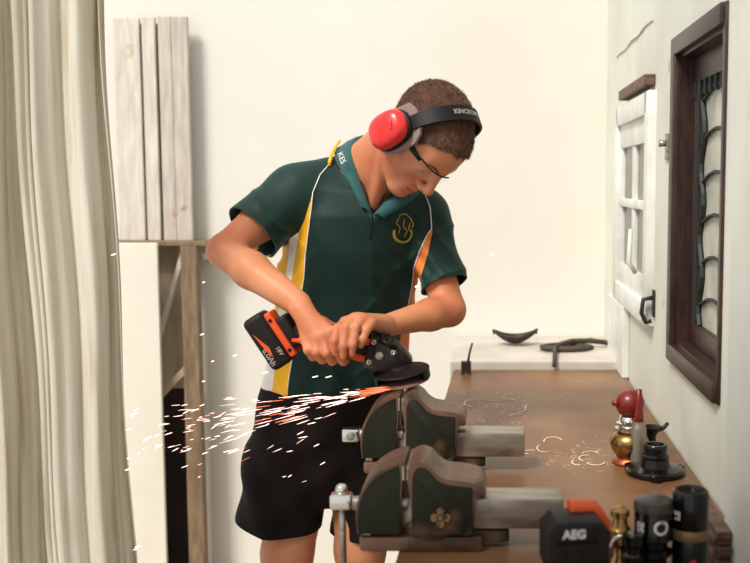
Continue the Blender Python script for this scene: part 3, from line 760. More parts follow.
# crest: ring with a rearing shape, stitched on the left breast
bm = bmesh.new()
def crest(pts, r):
    P3 = [h[0] for h in (hit(*p, off=.001) for p in pts) if h]; tube(bm, P3, r, 6, flat=.5)
crest([(402.5+9*math.cos(q), 233+9.5*math.sin(q)) for q in [(-20+220*k/18)*PI/180 for k in range(19)]], .0044)
crest([(399, 215), (405, 214), (410, 218), (413, 224), (411, 228)], .0030)
crest([(399, 217), (396, 223), (400, 228), (398, 234)], .0028); crest([(404, 219), (403, 226), (407, 231), (404, 237)], .0028)
crest([(410, 222), (408, 228), (411, 233)], .0024)
o = obj('crest', bm, M['crest'], shirt, smooth=True); o['label'] = 'olive and gold embroidered school crest'
# placket
onshirt([(372.5, 216), (371, 222), (370, 230), (369, 238)], .004, 'placket', M['shirt'], flat=.4)
# collar: two folded leaves around the neck
def collar(inner, outer, name='collar'):
    n = 24
    def res(pl):
        pl = [Vector(p) for p in pl]; L_ = [0]
        for a, b in zip(pl, pl[1:]): L_.append(L_[-1]+(b-a).length)
        out = []
        for k in range(n+1):
            t = L_[-1]*k/n; i = max(j for j in range(len(L_)) if L_[j] <= t+1e-9); i = min(i, len(pl)-2)
            out.append(pl[i].lerp(pl[i+1], (t-L_[i])/max(L_[i+1]-L_[i], 1e-9)))
        for _ in range(3): out = [out[0]]+[(out[i-1]+out[i]*2+out[i+1])/4 for i in range(1, n)]+[out[-1]]
        return out
    a, b = res(inner), res(outer); bm = bmesh.new(); rows = []
    for k in range(n+1):
        mid = a[k].lerp(b[k], .45)+Vector((0, -.006, .006)); low = (a[k]+b[k])/2-Vector((0, 0, .0))
        rows.append([bm.verts.new(p) for p in (a[k]-Vector((0, 0, .018)), a[k], a[k].lerp(b[k], .1)+Vector((0, -.002, .004)), mid, b[k])])
    for r0, r1 in zip(rows, rows[1:]):
        for i in range(4): bm.faces.new((r0[i], r0[i+1], r1[i+1], r1[i]))
    o = obj(name, bm, M['collar'], shirt, smooth=True); md = o.modifiers.new('s', 'SOLIDIFY'); md.thickness = .003; md.offset = 0
    return o
inner = [W(372, 215, 2.352), W(362, 190, 2.37), W(355, 168, 2.39), W(350, 150, 2.425), W(352, 138, 2.47), W(363, 134, 2.51), W(380, 138, 2.54), W(398, 150, 2.535), W(408, 166, 2.50), W(404, 182, 2.44), W(390, 197, 2.385), W(374, 215, 2.352)]
outer = [W(361, 207, 2.352), W(352, 185, 2.355), W(341, 171, 2.375), W(333, 160, 2.42), W(333, 146, 2.47), W(350, 143, 2.54), W(385, 150, 2.58), W(412, 160, 2.56), W(428, 176, 2.51), W(424, 192, 2.43), W(406, 205, 2.37), W(384, 218, 2.35)]
col = collar(inner, outer)
_cv = [v.co.copy() for v in col.data.vertices]; _cb = BVHTree.FromPolygons(_cv, [list(p.vertices) for p in col.data.polygons])
_q = hit(329, 165); _yq = _q[0].y if _q else 2.38
_pp = [W(a, b, _yq+c) for a, b, c in ((339.5, 141, .075), (336.5, 145, .05), (333.5, 150, .03), (331.5, 155, .012), (330, 160, -.002), (329, 166, -.004))]
if len(_pp) > 1: obj('shoulder_stripe', tube(bmesh.new(), _pp, .0042, 8, flat=.6), M['yellow'], shirt, smooth=True)
# lettering on the collar leaf
me = text_mesh('KES', .019, .0006)
o = link('collar_lettering', me, None, M['label_white'], smooth=False)
R3 = frame_from((-.35, -.85, .35), (.45, -.2, -.9)); o.matrix_world = Matrix.Translation(W(341.5, 158, 2.372)) @ R3.to_4x4(); o.parent = col; o['label'] = 'small white letters'
o.matrix_parent_inverse = Matrix.Identity(4)

# ---- shorts
def shsec(rows):
    out = []
    for (yp, xl, xr, Yc, ry) in rows:
        a = W(xl, yp, Yc); b = W(xr, yp, Yc); out.append((a.z, (a.x+b.x)/2, Yc, (b.x-a.x)/2, ry, .2))
    return out
VT = Vol((-.66, 2.30, .50), (-.08, 2.76, 1.05), .004)
VT.loft(shsec([(500, 252, 404, 2.55, .10), (470, 246, 407, 2.55, .125), (430, 252, 408, 2.54, .135), (385, 263, 403, 2.53, .118), (372, 266, 401, 2.53, .112)]), .02, .03)
VT.loft(shsec([(575, 240, 318, 2.52, .10), (540, 240, 318, 2.52, .10), (515, 238, 323, 2.52, .105), (480, 242, 330, 2.535, .11), (440, 250, 332, 2.54, .12)]), .022, .02)
VT.loft(shsec([(575, 334, 410, 2.56, .10), (540, 333, 410, 2.56, .10), (515, 332, 410, 2.56, .105), (480, 327, 410, 2.56, .11), (440, 325, 408, 2.55, .12)]), .022, .02)
P, Q = VT.mesh(); P = relax(P, Q, 3, .5); T = tris(Q); N_ = vnormals(P, T); x, y, z = P.T
P = P+N_*(.0045*np.sin(x*60+z*14+2*np.sin(z*9))*np.clip((.95-z)*4, 0, 1)+.003*np.sin(x*35-z*50+y*30))[:, None]
hz = np.where(P[:, 0] < W(326, 500, 2.5).x, W(280, 540, 2.42).z+.035*np.clip((W(262, 535, 2.42).x-P[:, 0])*8, 0, .9), W(370, 543, 2.46).z)
P, T, mi = clip(P, T, np.zeros(len(T), int), hz-P[:, 2])
P, T, mi = clip(P, T, mi, P[:, 2]-W(300, 377, 2.5).z)
mk('shorts', P, T, M['shorts'], person, solid=.003)
for A in (RA, LA):
    VX = Vol((A.x-.08, A.y-.25, -.005), (A.x+.08, A.y+.08, .14), .004)
    VX.cone((A.x, A.y+.01, .045), (A.x, A.y-.05, .05), .042, .040, .02); VX.cone((A.x, A.y-.05, .045), (A.x, A.y-.17, .038), .040, .034, .02)
    VX.cone((A.x, A.y+.005, .05), (A.x, A.y, .085), .044, .040, .02)
    P, Q = VX.mesh(); P = relax(P, Q, 1); P[:, 2] = np.maximum(P[:, 2], .014)
    sh = mk('shoe', P, Q, M['shoe'], person)
    bm = bmesh.new(); pl = [(A.x+.043*math.cos(q)*(1 if math.sin(q) > 0 else .92), (A.y-.07)+(.125 if math.sin(q) < 0 else .12)*math.sin(q)) for q in [2*PI*k/28 for k in range(28)]]
    a = [bm.verts.new((x, y, 0)) for x, y in pl]; b = [bm.verts.new((x, y, .018)) for x, y in pl]; bm.faces.new(a[::-1]); bm.faces.new(b)
    for i in range(28): bm.faces.new((a[i], a[(i+1) % 28], b[(i+1) % 28], b[i]))
    obj('sole', bm, M['sole'], sh)

# ================================================================== EARMUFFS (worn)
HM = Matrix((Vector(Fv), Vector(Rv), Vector(Uv))).transposed()        # local f, r, u -> world
muff = thing('earmuffs', 'red and black earmuffs worn on the head of the person', 'earmuffs')
muff.matrix_world = Matrix.Translation(Vector(HO)) @ HM.to_4x4()
def rbox_sdf(V_, c, r, rad, sgn=1):
    pass
for s_ in (1, -1):
    # red shell: rounded dome, built as stacked superellipse rings along r
    def dome(name, prof, m, par, cf=.0, cu=-.008, e=2.6, tilt=0, n=40):
        bm = bmesh.new(); rings = []
        for (rr, af, au) in prof:
            ring = []
            for k in range(n):
                q = 2*PI*k/n; c_, s2 = math.cos(q), math.sin(q)
                f_ = af*math.copysign(abs(c_)**(2/e), c_); u_ = au*math.copysign(abs(s2)**(2/e), s2)
                ring.append(bm.verts.new((cf+f_, s_*rr, cu+u_)))
            rings.append(ring)
        for a, b in zip(rings, rings[1:]):
            for k in range(n): bm.faces.new((a[k], a[(k+1) % n], b[(k+1) % n], b[k]))
        bm.faces.new(rings[0]); bm.faces.new(rings[-1][::-1])
        return local(obj(name, bm, m, smooth=True), par)
    cup = dome('ear_cup', [(.106, .034, .044), (.108, .037, .047), (.113, .0385, .0485), (.121, .0375, .047), (.128, .035, .043), (.133, .030, .036), (.1365, .020, .024), (.138, .008, .010), (.1383, .001, .001)], M['muff_red'], muff)
    dome('cup_base', [(.093, .034, .046), (.095, .038, .050), (.104, .039, .051), (.107, .036, .046)], M['black'], cup)
    dome('ear_cushion', [(.070, .030, .040), (.073, .035, .046), (.084, .036, .047), (.089, .033, .043)], M['muff_grey'], cup)
    # embossed ridge on the shell
    bm = bmesh.new(); tube(bm, [(-.020, s_*.1310, .012), (-.006, s_*.1368, .018), (.012, s_*.1352, .014), (.022, s_*.1305, .004)], [.0015, .0035, .0035, .0015], 8)
    local(obj('shell_ridge', bm, M['muff_red'], smooth=True), cup)
    # grey yoke plate joining cup and band
    bm = bmesh.new(); pl = [(.040, -.034), (.048, -.010), (.048, .030), (.036, .050), (.014, .060), (-.020, .060), (-.040, .048), (-.044, .02), (-.042, -.03), (-.028, -.056), (.008, -.062), (.030, -.052)]
    a = [bm.verts.new((f_, s_*(.085), u_)) for f_, u_ in pl]; b = [bm.verts.new((f_, s_*(.093), u_)) for f_, u_ in pl]
    bm.faces.new(a); bm.faces.new(b[::-1])
    for i in range(len(pl)): bm.faces.new((a[i], b[i], b[(i+1) % len(pl)], a[(i+1) % len(pl)]))
    local(obj('yoke', bm, M['muff_grey']), muff)
# headband over the crown
n = 40; bm = bmesh.new(); rings = []
def bandpt(q, off): # q from -1..1
    a = q*PI*.5*1.10; rr, uu = .093+off, .093+off
    return math.sin(a)*(rr-.009*math.cos(a)), .040+math.cos(a)*uu*(.96)
for k in range(n+1):
    q = -1+2*k/n; r_, u_ = bandpt(q, 0); r2, u2 = bandpt(q, .0055); f0 = .010+.004*math.cos(q*PI); hw = .0175-.004*abs(q)**3
    rings.append([bm.verts.new(v) for v in ((f0-hw, r_, u_), (f0+hw, r_, u_), (f0+hw+.001, (r_+r2)/2, (u_+u2)/2), (f0+hw, r2, u2), (f0-hw, r2, u2), (f0-hw-.001, (r_+r2)/2, (u_+u2)/2))])
for a, b in zip(rings, rings[1:]):
    for i in range(6): bm.faces.new((a[i], a[(i+1) % 6], b[(i+1) % 6], b[i]))
bm.faces.new(rings[0]); bm.faces.new(rings[-1][::-1])
band = local(obj('headband', bm, M['black'], angle=50), muff)
me = text_mesh('KINCROME', .015, .0, bold=.0006)
# wrap the lettering along the band
for v in me.vertices:
    arc = v.co.x/.100; q0 = .10; a = (-.02*PI)-arc+.22; rr, uu = .0992, .0992
    v.co = Vector((.012-v.co.y, math.sin(a)*rr, .040+math.cos(a)*uu*.96))
o = link('band_lettering', me, None, M['label_grey'], smooth=False); local(o, band)

# ================================================================== SAFETY GLASSES
gl = thing('safety_glasses', 'clear safety glasses with dark side arms on the face of the person', 'glasses')
gl.matrix_world = Matrix.Translation(Vector(HO)) @ HM.to_4x4()
# wrap lens
bm = bmesh.new(); rows = []
for k in range(33):
    q = -1+2*k/32; r_ = .066*q; f_ = .108-.036*abs(q)**2.4
    nose = max(0, 1-abs(q)/.2)
    zt, zb = .017, -.021+.020*nose
    rows.append([bm.verts.new((f_+.003*math.sin(PI*j/6), r_*(1+.01*j), zt+(zb-zt)*j/6)) for j in range(7)])
for a, b in zip(rows, rows[1:]):
    for j in range(6): bm.faces.new((a[j], a[j+1], b[j+1], b[j]))
o = local(obj('lens', bm, M['lens'], smooth=True), gl); md = o.modifiers.new('s', 'SOLIDIFY'); md.thickness = .0018
bm = bmesh.new(); tube(bm, [(.108-.036*abs(-1+2*k/32)**2.4+.001, .066*(-1+2*k/32), .018) for k in range(12, 33)], .0016, 6)
local(obj('brow_rim', bm, M['black'], smooth=True), gl)
for s_ in (1, -1):
    bm = bmesh.new(); tube(bm, [(.076, s_*.0665, .014), (.060, s_*.071, .011), (.040, s_*.076, .008), (.010, s_*.080, .004)], [.0045, .0055, .0075, .0085], 8, flat=.45, up=(0, 1, 0))
    local(obj('side_arm', bm, M['black'], smooth=True), gl)

# ================================================================== ANGLE GRINDER
YT = 2.205
A0 = W(298, 328, YT); A1 = W(372, 349, YT)
ax = (A1-A0).normalized(); nup = Vector((0, 0, 1)); tz = (nup-ax*nup.dot(ax)).normalized(); ty = tz.cross(ax)   # ty ~ away from camera
Lt = (A1-A0).length
gr = thing('angle_grinder', 'black and orange cordless angle grinder held in both hands over the farther vise', 'angle grinder')
gr.matrix_world = Matrix.Translation(A0) @ Matrix((ax, ty, tz)).transposed().to_4x4()
px1 = 1/ (FPX/ (YT*cp+.25*sp))           # metres per photo pixel at the tool
def body_loft(secs, n=24, e=2.8, bm=None):
    bm = bm or bmesh.new(); rings = []
    for (x, cy, cz, ry, rz) in secs:
        ring = []
        for k in range(n):
            q = 2*PI*k/n; c_, s2 = math.cos(q), math.sin(q)
            ring.append(bm.verts.new((x, cy+ry*math.copysign(abs(c_)**(2/e), c_), cz+rz*math.copysign(abs(s2)**(2/e), s2))))
        rings.append(ring)
    for a, b in zip(rings, rings[1:]):
        for k in range(n): bm.faces.new((a[k], a[(k+1) % n], b[(k+1) % n], b[k]))
    bm.faces.new(rings[0][::-1]); bm.faces.new(rings[-1]); return bm
p = px1
# handle / motor body
local(obj('motor_housing', body_loft([(-.004, 0, -.002, .030, .036), (.010, 0, -.002, .029, .034), (.04, 0, 0, .026, .027), (.09, 0, 0, .028, .027), (.13, 0, 0, .031, .029), (.155, 0, 0, .031, .029), (.160, 0, 0, .028, .026)]), M['blk_tool'], smooth=True), gr)
for s_ in (-1,):
    bm = bmesh.new()
    for zz in (-.019, .017):
        tube(bm, [(-.002, s_*.024, zz*1.2), (.03, s_*.024, zz*.9), (.075, s_*.0255, zz*.9), (.11, s_*.0275, zz), (.158, s_*.0285, zz*1.05)], [.008, .009, .010, .0115, .010], 10, flat=.8)
    local(obj('side_trim', bm, M['orange'], smooth=True), gr)
bm = bmesh.new(); tube(bm, [(-.002, .024, 0), (.16, .029, 0)], .010, 10); local(obj('side_trim', bm, M['orange'], smooth=True), gr)
bm = bmesh.new(); box(bm, .118, .142, -.0345, -.028, -.010, .009, bevel=.002); local(obj('slide_switch', bm, M['gearmetal']), gr)
bm = bmesh.new(); lathe(bm, [(.0045, 0), (.0045, .003), (0, .003)], (.120, -.034, .0), 12, frame_from((0, -1, 0))); local(obj('screw_cap', bm, M['chrome']), gr)
# gear head
gx = .156
gh = local(obj('gear_head', body_loft([(gx, 0, 0, .030, .028), (gx+.006, 0, -.003, .036, .039), (gx+.03, 0, -.004, .036, .039), (gx+.055, 0, -.005, .035, .036), (gx+.078, 0, -.009, .031, .029), (gx+.094, 0, -.013, .022, .021), (gx+.099, 0, -.014, .012, .013)], e=5), M['gearmetal'], angle=45), gr)
bm = bmesh.new()
for i in range(4):
    box(bm, gx+.004+i*.013, gx+.012+i*.013, -.026, .026, .034-.002*i, .0425-.003*i, bevel=.0015)
local(obj('head_ribs', bm, M['blk_tool']), gh)
for (hx, hz) in ((gx+.010, .022), (gx+.012, -.022), (gx+.056, .012)):
    bm = bmesh.new(); lathe(bm, [(.006, 0), (.006, .0035), (.003, .004), (0, .002)], (hx, -.0355, hz), 10, frame_from((0, -1, 0)))
    local(obj('head_screw', bm, M['steel']), gh)
bm = bmesh.new(); lathe(bm, [(.0085, 0), (.0085, .006), (.0055, .007), (.005, .004), (0, .004)], (gx+.030, -.0355, -.002), 16, frame_from((0, -1, 0)))
o = local(obj('handle_socket', bm, M['steel'], angle=40), gh)
bm = bmesh.new(); box(bm, gx+.001, gx+.018, -.0375, -.030, -.014, .012, bevel=.002); local(obj('vent_slot', bm, M['black']), gh)
bm = bmesh.new(); tube(bm, [(gx+.02, -.034, .030), (gx+.060, -.034, .022)], .006, 10); local(obj('lock_lever', bm, M['black'], smooth=True), gh)
# guard and disc (world coordinates, then attached)
DC = W(402, 375.5, 2.185); dn = Vector((-.15, -.10, 1)).normalized(); DF = frame_from(dn, (1, 0, 0))
def winto(o, par):
    o.parent = par; o.matrix_parent_inverse = par.matrix_world.inverted(); return o
bpy.context.view_layer.update()
bm = bmesh.new(); R_ = .0600; n = 40; f0 = []; f1 = []; f2 = []; f3 = []
for k in range(n+1):
    q = math.radians(-35+250*k/n)             # skirt wraps the far side and both ends
    c_, s2 = math.cos(q), math.sin(q)
    f0.append(bm.verts.new(DC+DF@Vector((R_*c_, R_*s2, .010)))); f1.append(bm.verts.new(DC+DF@Vector((R_*c_, R_*s2, -.009))))
    f2.append(bm.verts.new(DC+DF@Vector(((R_-.004)*c_, (R_-.004)*s2, -.009)))); f3.append(bm.verts.new(DC+DF@Vector(((R_-.004)*c_, (R_-.004)*s2, .010))))
for k in range(n):
    bm.faces.new((f0[k], f0[k+1], f1[k+1], f1[k])); bm.faces.new((f1[k], f1[k+1], f2[k+1], f2[k])); bm.faces.new((f2[k], f2[k+1], f3[k+1], f3[k]))
lathe(bm, [(.020, .018), (.030, .016), (R_, .012), (R_+.0012, .010), (R_, .0075), (.02, .0075)], DC, 48, DF)
winto(obj('disc_guard', bm, M['blk_tool'], angle=40), gr)
bm = bmesh.new(); lathe(bm, [(.011, -.006), (.052, -.006), (.0575, -.004), (.0575, .000), (.05, .001), (.011, .001)], DC+DF@Vector((0, 0, -.009)), 48, DF)
dsk = winto(obj('grinding_disc', bm, M['disc'], angle=40), gr)
bm = bmesh.new(); lathe(bm, [(.0, -.012), (.014, -.012), (.016, -.008), (.012, -.004), (.012, .02), (0, .02)], DC, 20, DF); winto(obj('spindle_nut', bm, M['steel'], angle=40), gr)
bm = bmesh.new(); lathe(bm, [(.024, .012), (.023, .022), (.0, .022)], DC, 24, DF); winto(obj('guard_collar', bm, M['gearmetal'], angle=40), gr)
# battery pack: slab across the end of the handle
BC = W(272, 338.5, YT-.002); bx = (W(287, 361, YT)-W(257, 316, YT)).normalized(); bz = Vector((bx.z, 0, -bx.x)).normalized()
if bz.x < 0: bz = -bz                                                  # toward the tool body (right-up)
by = bz.cross(bx)
bt = Matrix((bx, by, bz)).transposed(); 
if by.y < 0: by = -by; bt = Matrix((bx, by, bz)).transposed()
def bat(o, par=gr):
    o.matrix_world = Matrix.Translation(BC) @ bt.to_4x4() if bt.determinant() > 0 else Matrix.Translation(BC) @ bt.to_4x4(); return o
def batbox(name, args, m, par, bevel=.006, seg=3):
    bm = bmesh.new(); box(bm, *args, bevel=bevel, seg=seg); bmesh.ops.transform(bm, matrix=Matrix.Translation(BC) @ bt.to_4x4(), verts=bm.verts)
    return winto(obj(name, bm, m, angle=50), par)
bp_ = batbox('battery_pack', (-.062, .062, -.036, .036, -.030, .020), M['blk_tool'], gr, .012, 4)
bpy.context.view_layer.update()
for k in range(0): batbox('grip_rib', (-.05+.006*k, -.047+.006*k, -.037, .037, -.0305, .012-.004*k), M['black'], bp_, .001, 1)
batbox('battery_foot', (-.052, .056, -.032, .032, .018, .034), M['orange'], gr, .005)
batbox('handle_root', (-.030, .042, -.028, .028, .028, .058), M['blk_tool'], gr, .008)
for xx in (-.034, .04): 
    bm = bmesh.new(); lathe(bm, [(.004, 0), (.004, .002), (0, .002)], (xx, -.032, .026), 10, frame_from((0, -1, 0))); bmesh.ops.transform(bm, matrix=Matrix.Translation(BC) @ bt.to_4x4(), verts=bm.verts)
    winto(obj('housing_screw', bm, M['black']), gr)
def battext(s, size, x, z, m, name, ang=0, shear=0):
    me = text_mesh(s, size, .0003, bold=.0003, shear=shear)
    for v in me.vertices:
        c_, s2 = math.cos(ang), math.sin(ang); X_, Y_ = v.co.x*c_-v.co.y*s2, v.co.x*s2+v.co.y*c_
        v.co = BC+bt@Vector((x+X_, -.0365-v.co.z, z+Y_))
    return winto(link(name, me, None, m, smooth=False), bp_)
battext('18V', .013, .030, .008, M['label_grey'], 'voltage_lettering', 0)
battext('6.0Ah', .017, .030, -.018, M['label_grey'], 'capacity_lettering', 0)
bm = bmesh.new(); prism(bm, [(-.03, -.020), (-.008, -.013), (.012, -.006), (.034, -.010), (.014, -.016), (-.006, -.018)], -.0372, -.0362)
bmesh.ops.transform(bm, matrix=Matrix.Translation(BC) @ bt.to_4x4(), verts=bm.verts); winto(obj('orange_flash', bm, M['orange']), bp_)

# ================================================================== SPARKS
bm = bmesh.new(); src = W(402, 386, 2.15)
def streak(a, b, r, mi):
    a, b = Vector(a), Vector(b); tube(bm, [a, a.lerp(b, .25), a.lerp(b, .7), b], [r*.35, r, r*.8, r*.25], 5, mi=mi)
for i in range(130):
    d = abs(random.gauss(0, 1)); s_ = random.random()**.9; ang = math.radians(random.gauss(-10.5, 4.2) - (6*random.random() if random.random() < .3 else 0))
    dist = 12+s_*230; x0 = 402-dist*math.cos(ang); y0 = 387-dist*math.sin(ang)+random.gauss(0, 1.5)
    ln = random.uniform(4, 26)*(1 if s_ < .7 else .5); Y = 2.13-.10*random.random()+.0002*dist
    x1 = x0-ln*math.cos(ang); y1 = y0-ln*math.sin(ang)
    streak(W(x0, y0, Y), W(x1, y1, Y+.004), random.uniform(.0002, .00065), 1 if (s_ < .10 or random.random() < .10) else 0)
for i in range(15):
    a = math.radians(random.gauss(-8, 2)); r0 = random.uniform(0, 40); ln = random.uniform(15, 45)
    streak(W(408-r0*math.cos(a), 386-r0*math.sin(a)+random.gauss(0, .8), 2.14), W(408-(r0+ln)*math.cos(a), 386-(r0+ln)*math.sin(a), 2.13), .00045, 1)
for i in range(55):           # scattered short glints lower down and far left
    x0 = random.uniform(120, 330); y0 = 432+random.gauss(0, 22) if x0 > 225 else 430+random.gauss(0, 18); ln = random.uniform(2, 10)
    streak(W(x0, y0, 2.1), W(x0-ln, y0+ln*random.uniform(.15, .7), 2.1), random.uniform(.0003, .0008), 0)
for (x0, y0, l, r) in ((86, 212, 5, .0022), (84, 209, 2, .002), (66, 340, 9, .0012), (116, 254, 5, .0012), (493, 254, 3, .0022), (419, 286, 4, .0026), (420, 283, 2, .002), (204, 334, 4, .001), (214, 361, 3, .001), (237, 355, 4, .0012),
                       (205, 381, 3, .001), (76, 490, 3, .001), (140, 546, 5, .0014), (137, 549, 4, .001), (318, 376, 6, .001), (268, 372, 5, .001), (332, 376, 7, .0008), (130, 469, 5, .0012), (82, 432, 4, .001), (130, 458, 3, .0015), (205, 282, 3, .001)):
    streak(W(x0, y0, 2.0), W(x0-l, y0+l*.25, 2.0), r, 0)
t = obj('grinding_sparks', bm, [M['spark'], M['spark_hot']], smooth=True); tag(t, 'shower of white and orange sparks flying left from the grinding disc', 'sparks', kind='stuff')

# ================================================================== THINGS ON THE BENCH
def on_bench(px, py, z=BT):
    d = W(px, py, 1)-Vector((0, 0, CAMZ)); return Vector((0, 0, CAMZ))+d*((z-CAMZ)/d.z)
# brass oil lamp with a red bulb
b0 = on_bench(629, 463); t = thing('brass_blowlamp', 'squat brass vessel with rounded red rubber bulb on top, on bench by wall', 'blowlamp', b0)
s = 1.0
local(obj('vessel_foot', lathe(bmesh.new(), [(.036, 0), (.037, .006), (.026, .012), (.024, .016)]), M['copper'], smooth=True), t)
local(obj('vessel_body', lathe(bmesh.new(), [(.026, .014), (.030, .020), (.037, .030), (.041, .040), (.0415, .048), (.039, .056), (.034, .063), (.027, .068)]), M['brass'], smooth=True), t)
local(obj('neck_ring', lathe(bmesh.new(), [(.026, .069), (.031, .073), (.031, .077), (.024, .080), (.028, .084), (.028, .088), (.020, .092), (.023, .096), (.020, .102), (.016, .103)]), M['chrome'], angle=30), t)
bm = bmesh.new(); lathe(bm, [(.0, .100), (.014, .101), (.024, .110), (.031, .124), (.031, .136), (.026, .148), (.014, .157), (0, .159)])
bulb = local(obj('red_bulb', bm, M['redknob'], smooth=True), t)
local(obj('bulb_nozzle', tube(bmesh.new(), [(-.024, -.01, .132), (-.038, -.014, .134)], [.009, .006], 12), M['redknob'], smooth=True), bulb)
# silver cylinder with tapering red handle
b0 = on_bench(638, 467); t = thing('hand_tool', 'slim silver cylinder with tapering red handle standing before the brass vessel', 'tool', b0)
local(obj('barrel', lathe(bmesh.new(), [(.0145, 0), (.0165, .002), (.0165, .082), (.015, .088), (.0125, .094), (.0125, .098)]), mat('dull_steel', (150, 140, 126), .35, .7), angle=35), t)
local(obj('handle', lathe(bmesh.new(), [(.0105, .094), (.0105, .11), (.0075, .14), (.006, .165), (0, .167)], n=16), M['redknob'], smooth=True), t)
# black spouted cup beside
b0 = on_bench(651, 456); t = thing('oil_funnel', 'small dark metal funnel with a spout behind the silver cylinder', 'funnel', b0)
local(obj('funnel_cup', lathe(bmesh.new(), [(.010, 0), (.011, .03), (.010, .045), (.020, .062), (.022, .066), (.019, .066), (.008, .048)]), M['darkmetal'], smooth=True), t)
local(obj('funnel_spout', tube(bmesh.new(), [(.012, 0, .058), (.028, 0, .064), (.036, .0, .074)], [.006, .005, .004], 10), M['darkmetal'], smooth=True), t)
# black dust boot with flange
b0 = on_bench(655, 474); t = thing('gear_flange', 'black round flange plate with stepped boss lying on bench by wall', 'flange', b0)
bm = bmesh.new(); lathe(bm, [(.056, 0), (.060, .004), (.060, .010), (.056, .014), (.030, .018), (.024, .020)], n=36)
for k in range(3):
    q = .4+k*2.1; lathe(bm, [(.014, 0), (.014, .012), (.006, .013), (.006, .006)], (.056*math.cos(q), .056*math.sin(q), 0), 14)
local(obj('flange_plate', bm, M['black_gloss'], angle=35), t)
local(obj('flange_boss', lathe(bmesh.new(), [(.033, .016), (.031, .022), (.028, .034), (.029, .036), (.029, .040), (.025, .043), (.024, .050), (.025, .052), (.025, .060), (.023, .063), (.018, .063), (.015, .05)], n=28), M['black_gloss'], angle=35), t)
# cans
def can(pxc, pyt, Y, r, h, label, kind):
    tp = W(pxc, pyt, Y); t = thing('spray_can', label, 'can', (tp.x, Y, BT), 0, None)
    if kind == 'tall':
        local(obj('can_body', lathe(bmesh.new(), [(r*.92, 0), (r, .003), (r, h*.52), (r*.99, h*.53)]), M['black_gloss'], angle=35), t)
        local(obj('can_cap', lathe(bmesh.new(), [(r*.97, h*.60), (r*1.0, h*.61), (r, h*.95), (r*.95, h*.985), (r*.85, h), (r*.72, h), (r*.66, h*.97), (0, h*.97)]), M['black_gloss'], angle=35), t)
        o = local(obj('gold_band', lathe(bmesh.new(), [(r*.99, h*.50), (r*1.015, h*.51), (r*1.015, h*.60), (r*.99, h*.61)]), M['tan'], angle=35), t); o['label'] = 'gold band around can'
    else:
        local(obj('can_body', lathe(bmesh.new(), [(r*.8, 0), (r*.9, .004), (r*.9, h*.22), (r*.72, h*.26), (r*.72, h*.32), (r*.95, h*.36), (r*.95, h*.42), (r*.75, h*.45), (r*.75, h*.5), (r, h*.54), (r, h*.84), (r*.96, h*.86)]), M['black_gloss'], angle=35), t)
        local(obj('can_lid', lathe(bmesh.new(), [(r*.98, h*.85), (r*1.04, h*.86), (r*1.04, h*.93), (r*.98, h*.965), (r*.8, h*.985), (0, h)]), mat('grey_lid', (66, 58, 54), .35, .3), angle=35), t)
    return t, r, h
def cantext(t, s, size, r, zc_, m, ang0, name, rot=0):
    me = text_mesh(s, size, 0, bold=.0006)
    for v in me.vertices:
        X_, Y_ = v.co.x, v.co.y
        if rot: X_, Y_ = -v.co.y, v.co.x
        a = ang0+X_/r; v.co = Vector((math.sin(a)*(r+.0006), -math.cos(a)*(r+.0006), zc_+Y_))
    local(link(name, me, None, m, smooth=False), t)
t, r, h = can(654, 489, 1.50, .0285, .135, 'black ribbed can with grey lid and white ring mark, left of two', 'ribbed')
cantext(t, 'O', .030, r, h*.70, M['label_white'], .25, 'ring_lettering'); cantext(t, 'SE', .016, r, h*.70, M['label_white'], -.85, 'side_lettering', 1)
o = local(obj('label_patch', B(-.012, .004, -r*.92-.001, -r*.9+.002, h*.08, h*.16, bevel=.002), M['label_grey']), t)
t, r, h = can(691, 485, 1.50, .0272, .146, 'glossy black can with gold band, tall one closest to wall', 'tall')
cantext(t, 'LE', .014, r, h*.76, M['label_white'], -.95, 'side_lettering', 1)
o = local(obj('red_mark', lathe(bmesh.new(), [(.005, 0), (.005, .001), (0, .001)], (.0, -r-.0004, h*.30), 12, frame_from((0, -1, 0))), M['label_red']), t)
# black socket bar leaning behind: small ribbed adapter left of the can
b0 = W(633, 520, 1.47); t = thing('ribbed_adapter', 'low black ribbed plastic adapter beside the left can at bench edge', 'adapter', (b0.x, 1.47, BT))
local(obj('adapter_body', lathe(bmesh.new(), [(.015, 0), (.017, .003), (.017, .03), (.013, .034), (.013, .042), (.017, .046), (.017, .058), (.012, .062), (.012, .07), (.016, .074), (.016, .088), (0, .09)], n=24), M['black_gloss'], angle=35), t)
# brass padlock-like valve
b0 = W(621, 520, 1.49); t = thing('brass_valve', 'tarnished brass valve fitting standing between drill battery and black cans', 'valve', (b0.x, 1.50, BT))
local(obj('valve_body', lathe(bmesh.new(), [(.013, 0), (.016, .004), (.016, .04), (.012, .046), (.012, .060), (.017, .066), (.017, .086), (.012, .092), (.010, .104)], n=20), M['brass'], angle=35), t)
bm = bmesh.new(); tube(bm, [(-.014+.0*k, -.016, .05) if k == 0 else (-.016*math.cos(k*.35), -.017, .055+.026*math.sin(k*.35)) for k in range(9)], .0032, 8)
local(obj('valve_ring', bm, M['chrome'], smooth=True), t)
local(obj('valve_cap', lathe(bmesh.new(), [(.009, .103), (.014, .106), (.014, .114), (.008, .119), (0, .12)], n=14), M['brass'], angle=35), t)
